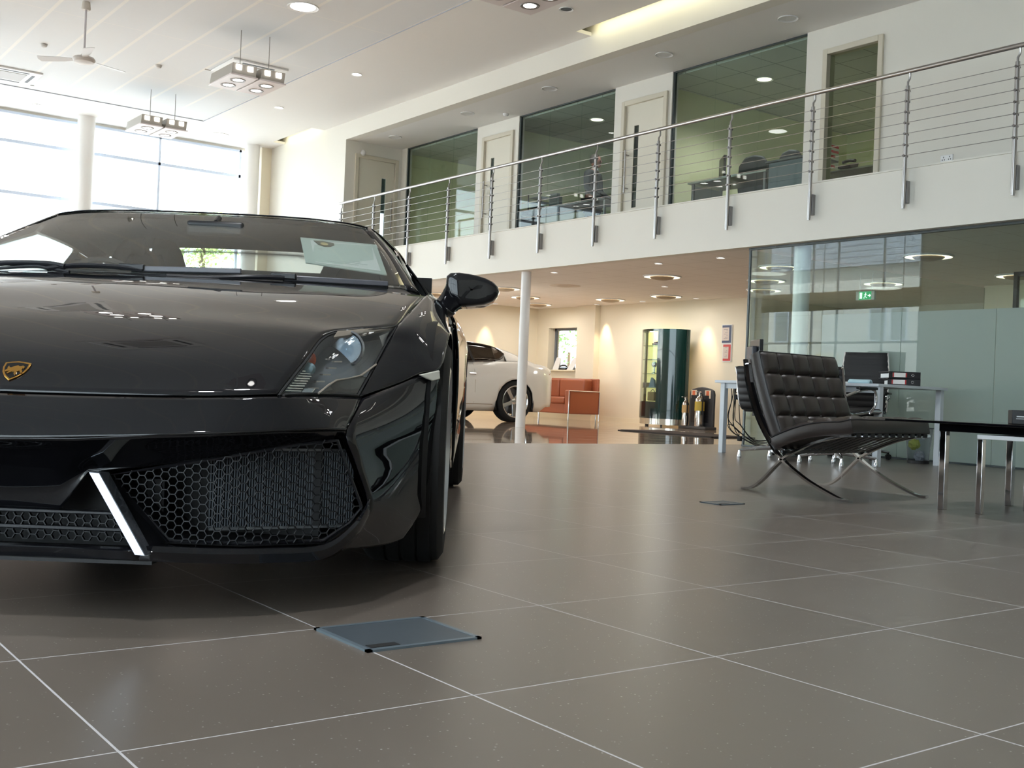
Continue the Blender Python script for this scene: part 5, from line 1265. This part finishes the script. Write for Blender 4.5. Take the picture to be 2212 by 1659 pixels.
t = thing('door_mat', 'long dark floor mat on the polished floor before the green cabinet', 'mat', (12.0, 11.75, 0))
MB().box(-.42, .42, -.95, .95, .0, .018).build('pile', mat('mat_brown', (58, 46, 40), .95, bump=(400, .5)), t, bevel=.004)
MB().box(-.45, .45, -.98, -.95, 0, .012).box(-.45, .45, .95, .98, 0, .012).box(-.45, -.42, -.98, .98, 0, .012).box(.42, .45, -.98, .98, 0, .012).build('edging', BLACKRUB, t)
for y, ang, lb in ((18.60, .25, 'white leaning brochure on the sill of the small rear window, left one'), (18.12, -.1, 'white leaning brochure on the sill of the small rear window, right one')):
    t = thing('brochure', lb, 'brochure', (15.02, y, wz0), 0, 'brochures on the window sill')
    MB().prism([(-.02, -.10, .003), (-.02, .10, .003), (.07, .10 + ang * .3 - .1, .27), (.07, -.10 + ang * .3 - .05, .27)], (.006, 0, 0)).build('cover', WHITEPL, t)
    MB().prism([(.055, -.08, 0), (.055, .08, 0), (.066, .06, .2), (.066, -.06, .2)], (.004, 0, 0)).build('back_flap', WHITEPL, t)
t = thing('telephone', 'black telephone on the sill of the small rear window', 'telephone', (15.0, 18.33, wz0), .2)
MB().prism([(-.06, -.09, 0), (.07, -.09, 0), (.07, -.09, .07), (-.06, -.09, .03)], (0, .18, 0)).build('body', BLACKPL, t, bevel=.006)
MB().tube([(0, -.09, .075), (.01, -.04, .095), (.01, .04, .095), (0, .09, .075)], .018, 8).build('handset', BLACKPL, t, smooth=True)
# ------------------------------------------------------------------ white coupe at the back
WPAINT = mat('white_car_paint', (242, 240, 234), .35, coat=1.0)
wc = thing('coupe', 'white coupe car seen from its left rear side behind the slim column', 'car', (12.62, 16.2, 0), PI)
def wp_(name, rows, m=WPAINT, nu=5, nv=5, thick=.006, par=None, lu=False):
    r1 = rows; r2 = [[(p[0], -p[1], p[2]) for p in r] for r in rows]
    out = []
    for r in (r1, r2): out.append(MB().grid(patch(r, nu, nv, lu)).build(name, m, par or wc, smooth=True, solid=thick, off=0, angle=50))
    return out
AX1, AX2, WR = 1.16, 3.905, .358
def low_z(x):
    z = .19
    for ax in (AX1, AX2):
        d = abs(x - ax)
        if d < .40: z = max(z, .34 + math.sqrt(.40 ** 2 - d * d))
    return z
# lower body: each column runs from the sill or arch to the belt line
def width(x, z):
    f = 1.0
    if x < .9: f *= math.sqrt(max(0.0, 1 - ((.9 - x) / .98) ** 2.6))
    if x > 3.9: f *= math.sqrt(max(0.0, 1 - ((x - 3.9) / 1.0) ** 2.6))
    h = 1 - .22 * max(0, (z - .72) / .4) ** 1.6 - .10 * max(0, (.42 - z) / .25) ** 1.5
    bul = .03 * math.exp(-((x - AX1) / .55) ** 2) + .02 * math.exp(-((x - AX2) / .5) ** 2)
    return (.915 + bul) * f * h
def belt(x):
    pts = [(0.02, .86), (.12, .93), (.4, 1.0), (.9, 1.05), (1.5, 1.03), (2.4, .98), (3.3, .95), (4.0, .90), (4.5, .80), (4.82, .66)]
    for (a, b), (c, d) in zip(pts[:-1], pts[1:]):
        if x <= c: return b + (d - b) * (x - a) / (c - a)
    return pts[-1][1]
xs = [.02, .05, .10, .18, .28, .4, .55, .7, .76, .80, .86, .95, 1.06, 1.16, 1.26, 1.37, 1.46, 1.52, 1.56, 1.7, 2.0, 2.4, 2.8, 3.2, 3.5, 3.505, 3.6, 3.7, 3.8, 3.905, 4.0, 4.1, 4.2, 4.3, 4.305, 4.45, 4.6, 4.72, 4.79, 4.82]
for s in (1, -1):
    rows = []
    for x in xs:
        z0, z1 = low_z(x), belt(x)
        if x < .45: z0 = max(z0, .28 + .14 * max(0, (.2 - x)))
        rows.append([(x, s * width(x, z0 + (z1 - z0) * k / 9), z0 + (z1 - z0) * k / 9) for k in range(10)])
    MB().grid(rows).build('body_side', WPAINT, wc, smooth=True, solid=.006, off=0, angle=60)
# tail, boot, bonnet and nose close the ends
def across(x, z, n=8, dz=.0): return [(x, width(x, z) * (2 * k / n - 1), z + dz * (1 - (2 * k / n - 1) ** 2)) for k in range(n + 1)]
tail = [[(.02 - .045 * (1 - (2 * k / 8 - 1) ** 2), width(.02, z) * (2 * k / 8 - 1), z) for k in range(9)] for z in (.30, .42, .6, .75, .86)]
MB().grid(tail).build('rear_bumper', WPAINT, wc, smooth=True, solid=.006, off=0)
MB().grid([across(x, belt(x), 10, d) for x, d in ((.02, .0), (.12, .02), (.3, .03), (.5, .045))]).build('boot_lid', WPAINT, wc, smooth=True, solid=.006, off=0)
MB().grid([across(x, belt(x), 10, .06) for x in (3.45, 3.7, 4.0, 4.3, 4.5, 4.7, 4.82)]).build('bonnet', WPAINT, wc, smooth=True, solid=.006, off=0)
nose = [[(4.82 + .05 * (1 - (2 * k / 8 - 1) ** 2), width(4.82, z) * (2 * k / 8 - 1), z) for k in range(9)] for z in (.22, .4, .55, .66)]
MB().grid(nose).build('front_bumper', WPAINT, wc, smooth=True, solid=.006, off=0)
# roof from boot to windscreen
RF = [(.42, 1.02, .70), (.6, 1.09, .66), (.85, 1.185, .62), (1.15, 1.275, .60), (1.5, 1.345, .59), (1.9, 1.385, .585), (2.3, 1.395, .58), (2.6, 1.375, .57)]
MB().grid([[(x, w * (2 * k / 8 - 1), z - .055 * abs(2 * k / 8 - 1) ** 2.5) for k in range(9)] for x, z, w in RF]).build('roof', WPAINT, wc, smooth=True, solid=.02, off=0)
for s in (1, -1):
    # rear quarter between belt line and roof behind the glass
    rows = []
    for x, z, w in ((.42, 1.02, .70), (.6, 1.09, .66), (.85, 1.185, .62), (1.15, 1.275, .60), (1.28, 1.303, .596)):
        b = belt(x); rows.append([(x, s * width(x, b), b), (x, s * (width(x, b) * .55 + w * .45), b + (z - .055 - b) * .5), (x, s * w, z - .055)])
    MB().grid(patch(rows, 4, 4)).build('rear_quarter', WPAINT, wc, smooth=True, solid=.006, off=0)
    sw_ = [[(1.28, s * .70, 1.165), (1.30, s * .685, 1.185)], [(1.40, s * .755, 1.075), (1.45, s * .63, 1.275)], [(1.8, s * .80, 1.03), (1.8, s * .605, 1.325)], [(2.3, s * .81, 1.0), (2.3, s * .60, 1.335)], [(2.75, s * .81, .985), (2.70, s * .60, 1.30)], [(3.3, s * .79, .965), (3.28, s * .775, .985)]]
    MB().grid(patch(sw_, 4, 5)).build('side_window', glass('coupe_glass', (.52, .47, .42), ior=1.5), wc, smooth=True, solid=.004, off=0)
    fr = [p[0] for p in sw_] + [p[1] for p in reversed(sw_)]
    MB().tube(spline([Vector(p) + Vector((0, s * .006, 0)) for p in fr + fr[:1]], 4), .010, 6).build('window_trim', mat('window_trim_grey', (90, 86, 84), .3, .6), wc, smooth=True)
    MB().bar((1.98, s * .80, 1.02), (2.02, s * .608, 1.33), .05, .012, up=(0, 1, 0)).build('window_pillar', BLACKPL, wc)
    # C pillar skin fills the triangle ahead of the quarter
    MB().grid(patch([[(1.28, s * .737, 1.035), (1.28, s * .70, 1.16), (1.28, s * .598, 1.25)], [(1.36, s * .76, 1.033), (1.34, s * .715, 1.11), (1.45, s * .632, 1.28)], [(1.5, s * .78, 1.03), (1.5, s * .762, 1.06), (1.5, s * .617, 1.29)]], 3, 3)).build('pillar_skin', WPAINT, wc, smooth=True, solid=.006, off=0)
    MB().tube([(2.14 + .0, s * .945, .80), (2.02, s * .948, .80)], .016, 10).build('door_handle', CHROME, wc, smooth=True)
    MB().prism([(.13, s * (width(.13, .80) + .002), .74), (.20, s * (width(.2, .8) + .004), .74), (.30, s * (width(.3, .86) + .004), .86), (.2, s * (width(.2, .88) + .004), .88), (.14, s * (width(.14, .86) + .002), .86)], (0, s * .004, 0)).build('tail_lamp', mat('tail_lamp_pale', (226, 190, 176), .15, coat=1), wc)
    sl_ = [(x, s * (width(x, .30) + .004), .30) for x in (1.62, 2.0, 2.6, 3.2, 3.45)]
    MB().tube(sl_, .006, 6).build('sill_line', mat('coupe_line_gold', (150, 128, 100), .4), wc, smooth=True)  # thin tan tube along the sill
    dl = [(2.0, s * (width(2.0, z) + .002), z) for z in (.32, .5, .7, .85, .98)]
    MB().tube(dl, .003, 5).build('door_gap', mat('coupe_line_gold', (150, 128, 100), .4), wc)
ws_ = [[(2.6, w * .57, 1.375 - .055 * abs(w) ** 2.5) for w in (-1, -.5, 0, .5, 1)], [(3.45, w * .76, .97 + .05 * (1 - w * w)) for w in (-1, -.5, 0, .5, 1)]]
MB().grid(ws_).build('windscreen', glass('coupe_glass', (.52, .47, .42), ior=1.5), wc, solid=.004, off=0, smooth=True)
MB().box(.5, 4.4, -.72, .72, .18, .5).box(1.6, 3.3, -.74, .74, .5, .7).build('underbody', DARK, wc)
for s in (1, -1):
    for ax in (AX1, AX2):
        lr = [[(ax + .405 * math.cos(math.radians(a)), s * yy_, .34 + .405 * math.sin(math.radians(a))) for a in range(-20, 201, 11)] for yy_ in (.60, .925)]
        MB().grid(lr).build('arch_liner', DARK, wc, smooth=True, solid=.006, off=0)
RED = mat('red_brown_leather', (110, 62, 48), .5)
for y in (-.38, .38):
    MB().box(2.2, 2.7, y - .24, y + .24, .5, .68).box(2.05, 2.25, y - .24, y + .24, .6, 1.12).box(2.06, 2.2, y - .13, y + .13, 1.1, 1.25).build('seat', RED, wc, bevel=.04)
    MB().box(1.45, 1.75, y - .26, y + .26, .55, .72).box(1.32, 1.5, y - .26, y + .26, .65, 1.10).build('rear_seat', RED, wc, bevel=.04)
# wheels share the turned wheel builder; it works across x, so turn the result
wr = bpy.data.objects
for s in (1, -1):
    for ax in (AX1, AX2):
        w_ = wheel(s * .815, 0, WR, .255, .272, par=wc, two=False, tread=False, rimm=mat('bright_alloy', (214, 214, 212), .18, .85))
        w_.rotation_euler = (0, 0, PI / 2); w_.location = (ax, 0, 0)
# ------------------------------------------------------------------ what shows through the office glass
OFL = 2.9
def desk_up(x0, x1, y0, y1, label, m, glassy=False):
    t = thing('office_desk', label, 'desk', ((x0 + x1) / 2, (y0 + y1) / 2, OFL), 0, 'desks in the upstairs offices')
    a, b = (x1 - x0) / 2, (y1 - y0) / 2
    MB().box(-a, a, -b, b, .72, .745).build('top', m, t, bevel=.003)
    for sx in (-1, 1):
        for sy in (-1, 1): MB().cyl((sx * (a - .06), sy * (b - .06), 0), (sx * (a - .06), sy * (b - .06), .72), .025, 12).build('leg', DKSTEEL, t, smooth=True)
    MB().box(-a + .06, a - .06, b - .075, b - .06, .30, .70).build('modesty_panel', m, t)
    return t
GD = mat('grey_cabinet', (112, 118, 124), .5)
desk_up(11.5, 12.05, 13.2, 15.6, 'dark edged desk close behind the glass where the person stands', mat('desk_edge_dark', (70, 72, 70), .4))
desk_up(11.5, 12.2, 9.95, 11.4, 'long pale desk close behind the glass of the office with the grey cabinet', mat('office_desk_pale', (170, 168, 158), .4))
t = thing('cabinet', 'grey office cabinet at the right end of the pale upstairs desk', 'cabinet', (11.78, 9.62, OFL))
MB().box(-.26, .26, -.30, .30, 0, .82).build('body', GD, t, bevel=.006)
MB().box(-.30, .30, -.40, .34, .82, .845).build('top', mat('desk_edge_dark', (70, 72, 70), .4), t, bevel=.004)
for k in range(3): MB().box(-.27, -.26, -.28, .28, .04 + .26 * k, .27 + .26 * k).build('drawer', GD, t)
mo2 = thing('monitor', 'thin dark monitor seen edge on standing on the pale upstairs desk', 'monitor', (11.95, 11.15, OFL + .745), -.66)
MB().box(-.02, .02, -.2, .2, .08, .4).build('screen', BLACKPL, mo2, bevel=.005)
MB().box(-.03, .03, -.03, .03, .0, .12).build('stand', BLACKPL, mo2); MB().box(-.09, .09, -.1, .1, 0, .012).build('base', BLACKPL, mo2)
def exec_chair(x, y, rz, label):
    t = thing('desk_chair', label, 'office chair', (x, y, OFL), rz, 'dark padded chairs at the upstairs desk')
    m = mat('dark_grey_fabric', (66, 68, 70), .8)
    MB().box(-.25, .25, -.25, .25, .42, .52).build('seat', m, t, bevel=.05, seg=3)
    pr = [(-.22, .55), (-.25, .8), (-.23, 1.05), (-.14, 1.17), (0, 1.2), (.14, 1.17), (.23, 1.05), (.25, .8), (.22, .55)]
    MB().prism([(x_, .2, z_) for x_, z_ in pr], (0, .08, 0)).build('backrest', m, t, bevel=.025, seg=3)
    MB().cyl((0, 0, .08), (0, 0, .42), .03, 12).build('gas_column', DKSTEEL, t, smooth=True)
    for k in range(5):
        a = 2 * PI * k / 5; MB().tube([(0, 0, .1), (.3 * math.cos(a), .3 * math.sin(a), .06)], .018, 8).build('leg', BLACKPL, t); MB().sphere((.3 * math.cos(a), .3 * math.sin(a), .03), .03, 10, 6).build('caster', BLACKRUB, t, smooth=True)
    for s in (-1, 1): MB().tube([(s * .25, .12, .5), (s * .29, .1, .68), (s * .29, -.15, .68)], .018, 8).build('armrest', BLACKPL, t, smooth=True)
    return t
exec_chair(12.55, 10.95, PI / 2 + .3, 'dark padded chair left behind the pale upstairs desk')
exec_chair(12.62, 10.25, PI / 2 - .1, 'dark padded chair right behind the pale upstairs desk, by the grey cabinet')
for x, y, rz, lb, c in ((11.8, 10.4, .3, 'white paper heap on the pale upstairs desk', 'paper_white'), (11.75, 10.75, .1, 'blue folder on the pale upstairs desk', 'paper_blue')):
    o = MB().box(-.11, .11, -.15, .15, 0, .03).box(-.09, .10, -.12, .14, .03, .05).build('paper_stack', mat(c, (238, 240, 240), .7), loc=(x, y, OFL + .745), rot=(0, 0, rz))
    tag(o, lb, 'papers', 'papers on the upstairs desk')
t = thing('desk_organiser', 'black wire letter tray with papers on the desk beside the standing person', 'letter tray', (11.85, 15.3, OFL + .745))
for k in range(4):
    z = .01 + .085 * k
    MB().box(-.13, .13, -.17, .17, z, z + .006).build('tray', mat('organiser_grey', (120, 140, 146), .4), t)
for sx in (-1, 1):
    for sy in (-1, 1): MB().box(sx * .13 - .006, sx * .13 + .006, sy * .17 - .006, sy * .17 + .006, 0, .33).build('post', BLACKPL, t)
MB().box(-.1, .1, -.14, .12, .016, .05).box(-.1, .1, -.14, .12, .1, .13).build('papers', mat('paper_white', (238, 240, 240), .7), t)
tag(MB().box(-.04, .04, -.1, .1, 0, .30).box(-.038, .04, -.16, -.1, 0, .24).build('box_file', mat('file_grey', (96, 106, 108), .6), loc=(11.85, 14.9, OFL + .745)), 'two grey box files standing on the desk left of the person', 'file')
# notice with red bars on the office wall and the heap below it
t = thing('wall_notice', 'white notice with red bars on the wall seen through the glazed office door', 'notice', (15.6, 12.03, 4.56))
MB().box(-.16, .16, 0, .012, 0, .42).build('sheet', mat('paper_white', (238, 240, 240), .7), t)
nb = MB()
for k, (u0, u1) in enumerate(((-.15, .15), (-.14, .15), (-.06, .06), (-.05, .07), (-.05, .06))): nb.box(u0, u1, -.003, 0, .36 - .085 * k, .40 - .085 * k)
nb.build('red_bars', mat('bar_red', (206, 40, 46), .5), t)
t = desk_up(12.15, 13.2, 8.0, 9.6, 'small desk inside the glazed office door', mat('office_desk_pale', (170, 168, 158), .4))
t = thing('desk_phone', 'black desk phone seen low through the glazed office door', 'telephone', (12.2, 9.15, OFL + .745))
MB().prism([(-.1, -.1, 0), (.1, -.1, 0), (.1, -.1, .09), (-.1, -.1, .04)], (0, .2, 0)).build('body', BLACKPL, t, bevel=.006)
MB().tube([(0, -.1, .1), (.02, 0, .12), (0, .1, .1)], .022, 8).build('handset', BLACKPL, t, smooth=True)
o = MB().prism([(-.12, -.16, 0), (.12, -.16, 0), (.05, -.16, .10), (-.10, -.16, .08)], (0, .3, 0)).build('paper_stack', mat('paper_cream', (214, 210, 170), .7), loc=(12.3, 8.85, OFL + .745))
tag(o, 'cream paper heap seen low through the glazed office door', 'papers')

# ------------------------------------------------------------------ the person standing at the desk
PX, PY = 12.42, 14.54
SKIN = mat('skin', (188, 128, 112), .5); SUIT = mat('dark_suit', (52, 56, 62), .8); HAIR = mat('dark_hair', (58, 50, 44), .7); SHIRT = mat('shirt_white', (226, 228, 230), .7)
pe = thing('person', 'person in a dark suit standing at the desk behind the office glass, head turned right', 'person', (PX, PY, OFL), .35)
# local: x to the person's left, -y is where the person faces
def skinned(name, nodes, edges, m, parent, root=0, sub=2):
    me = bpy.data.meshes.new(name); me.from_pydata([n[0] for n in nodes], edges, [])
    o = bpy.data.objects.new(name, me); COL.objects.link(o); o.parent = parent
    o.modifiers.new('skin', 'SKIN')
    bm = bmesh.new(); bm.from_mesh(me); ly = bm.verts.layers.skin.verify()
    for v, n in zip(bm.verts, nodes):
        r = n[1]; v[ly].radius = (r, r) if not isinstance(r, tuple) else r
        v[ly].use_root = (v.index == root)
    bm.to_mesh(me); bm.free()
    d = o.modifiers.new('sub', 'SUBSURF'); d.levels = sub; d.render_levels = sub
    o.modifiers['skin'].use_smooth_shade = True
    me.materials.append(m)
    return o
# whole body as one continuous figure
bn = [((0, .02, .95), .13), ((0, .03, 1.12), .115), ((0, .035, 1.30), .135), ((0, .03, 1.43), .10), ((0, .01, 1.50), .055), ((0, -.005, 1.57), .06), ((0, -.015, 1.64), .078), ((0, -.01, 1.70), .070),
      ((.09, .02, .90), .095), ((.10, .0, .52), .065), ((.10, .03, .10), .045), ((.10, -.10, .05), .038), ((-.09, .02, .90), .095), ((-.10, .0, .52), .065), ((-.10, .03, .10), .045), ((-.10, -.10, .05), .038),
      ((.19, .03, 1.40), .062), ((.24, .02, 1.14), .048), ((.21, -.20, 1.00), .038), ((.18, -.27, .96), .030),
      ((-.19, .03, 1.40), .062), ((-.25, .0, 1.14), .048), ((-.22, -.22, .99), .038), ((-.20, -.30, .93), .030)]
be = [(0, 1), (1, 2), (2, 3), (3, 4), (4, 5), (5, 6), (6, 7), (0, 8), (8, 9), (9, 10), (10, 11), (0, 12), (12, 13), (13, 14), (14, 15), (3, 16), (16, 17), (17, 18), (18, 19), (3, 20), (20, 21), (21, 22), (22, 23)]
# five fingers to each hand
for s, w, wi in ((1, Vector((.18, -.27, .96)), 19), (-1, Vector((-.20, -.30, .93)), 23)):
    pass
body = skinned('body', bn, be, SKIN, pe)
for s, w in ((1, Vector((.18, -.27, .96))), (-1, Vector((-.20, -.30, .93)))):
    d = Vector((-.15 * s, -.95, -.35)).normalized(); a = Vector((s, -.12, 0)).normalized()
    hn = [(tuple(w), (.020, .030)), (tuple(w + d * .05), (.016, .040)), (tuple(w + d * .085), (.014, .040))]; he = [(0, 1), (1, 2)]
    for k, (off, ln) in enumerate(((-.03, .062), (-.010, .074), (.010, .070), (.03, .055))):
        b0 = len(hn); p = w + d * .09 + a * off
        hn += [(tuple(p), .0095), (tuple(p + d * ln * .5 + Vector((0, 0, -.008))), .0085), (tuple(p + d * ln * .9 + Vector((0, 0, -.03))), .007)]; he += [(2, b0), (b0, b0 + 1), (b0 + 1, b0 + 2)]
    b0 = len(hn); p = w + d * .03 - a * .035 * 1
    hn += [(tuple(p), .012), (tuple(p + d * .035 - a * .02 + Vector((0, 0, -.01))), .010), (tuple(p + d * .06 - a * .022 + Vector((0, 0, -.025))), .0085)]; he += [(0, b0), (b0, b0 + 1), (b0 + 1, b0 + 2)]
    skinned('hand', hn, he, SKIN, body, sub=1)
hd_ = MB()
hc = Vector((0, -.012, 1.645)); HT = Matrix.Rotation(.5, 4, 'Z')
hd_.sphere(hc, (.076, .092, .112), 24, 16, M=HT)
hd_.sphere(hc + HT @ Vector((0, -.092, -.012)), (.011, .015, .02), 12, 8, M=HT)                     # nose
for s in (-1, 1):
    hd_.sphere(hc + HT @ Vector((s * .075, .012, -.005)), (.010, .020, .030), 10, 8, M=HT)            # ears
hd_.sphere(hc + HT @ Vector((0, -.045, -.082)), (.042, .045, .030), 14, 8, M=HT)                      # jaw
head = hd_.build('head', SKIN, body, smooth=True)
for s in (-1, 1):
    MB().sphere(hc + HT @ Vector((s * .030, -.080, .006)), .010, 10, 8).build('eye', mat('eye_dark', (40, 34, 32), .3), head, smooth=True)
MB().sphere(hc + HT @ Vector((0, -.086, -.052)), (.022, .008, .006), 10, 6, M=HT).build('mouth', mat('lip', (150, 84, 80), .5), head, smooth=True)
hr = MB(); hr.sphere(hc + HT @ Vector((0, .016, .024)), (.084, .094, .106), 24, 14, M=HT)
hr.v = [v if not ((HT.inverted() @ (Vector(v) - hc)).y < -.045 and (HT.inverted() @ (Vector(v) - hc)).z < .07) else tuple(hc + HT @ Vector((HT.inverted() @ (Vector(v) - hc)) * .86)) for v in hr.v]
hr.v = [(v[0], v[1], max(v[2], 1.575)) for v in hr.v]
hr.build('hair', HAIR, pe, smooth=True)
sn = [((0, .02, .93), .145), ((0, .03, 1.12), .132), ((0, .035, 1.30), .152), ((0, .03, 1.43), .112), ((.195, .03, 1.405), .075), ((.245, .02, 1.14), .060), ((.214, -.19, 1.005), .050), ((.186, -.255, .968), .042), ((-.195, .03, 1.405), .075), ((-.255, .0, 1.14), .060), ((-.224, -.21, .998), .050), ((-.206, -.28, .942), .042), ((0, .02, .86), .15)]
skinned('jacket', sn, [(0, 1), (1, 2), (2, 3), (3, 4), (4, 5), (5, 6), (6, 7), (3, 8), (8, 9), (9, 10), (10, 11), (0, 12)], SUIT, pe)
tn = [((0, .02, .92), .135), ((.09, .02, .88), .108), ((.10, .0, .52), .082), ((.10, .03, .09), .068), ((-.09, .02, .88), .108), ((-.10, .0, .52), .082), ((-.10, .03, .09), .068)]
skinned('trousers', tn, [(0, 1), (1, 2), (2, 3), (0, 4), (4, 5), (5, 6)], SUIT, pe)
MB().lathe([(.060, 1.475), (.068, 1.49), (.062, 1.525), (.056, 1.52)], 20, closed=True).build('shirt_collar', SHIRT, pe, smooth=True)
for s in (-1, 1): MB().sphere((s * .10, -.055, .04), (.048, .125, .042), 14, 8).build('shoe', BLACKPL, pe, smooth=True)
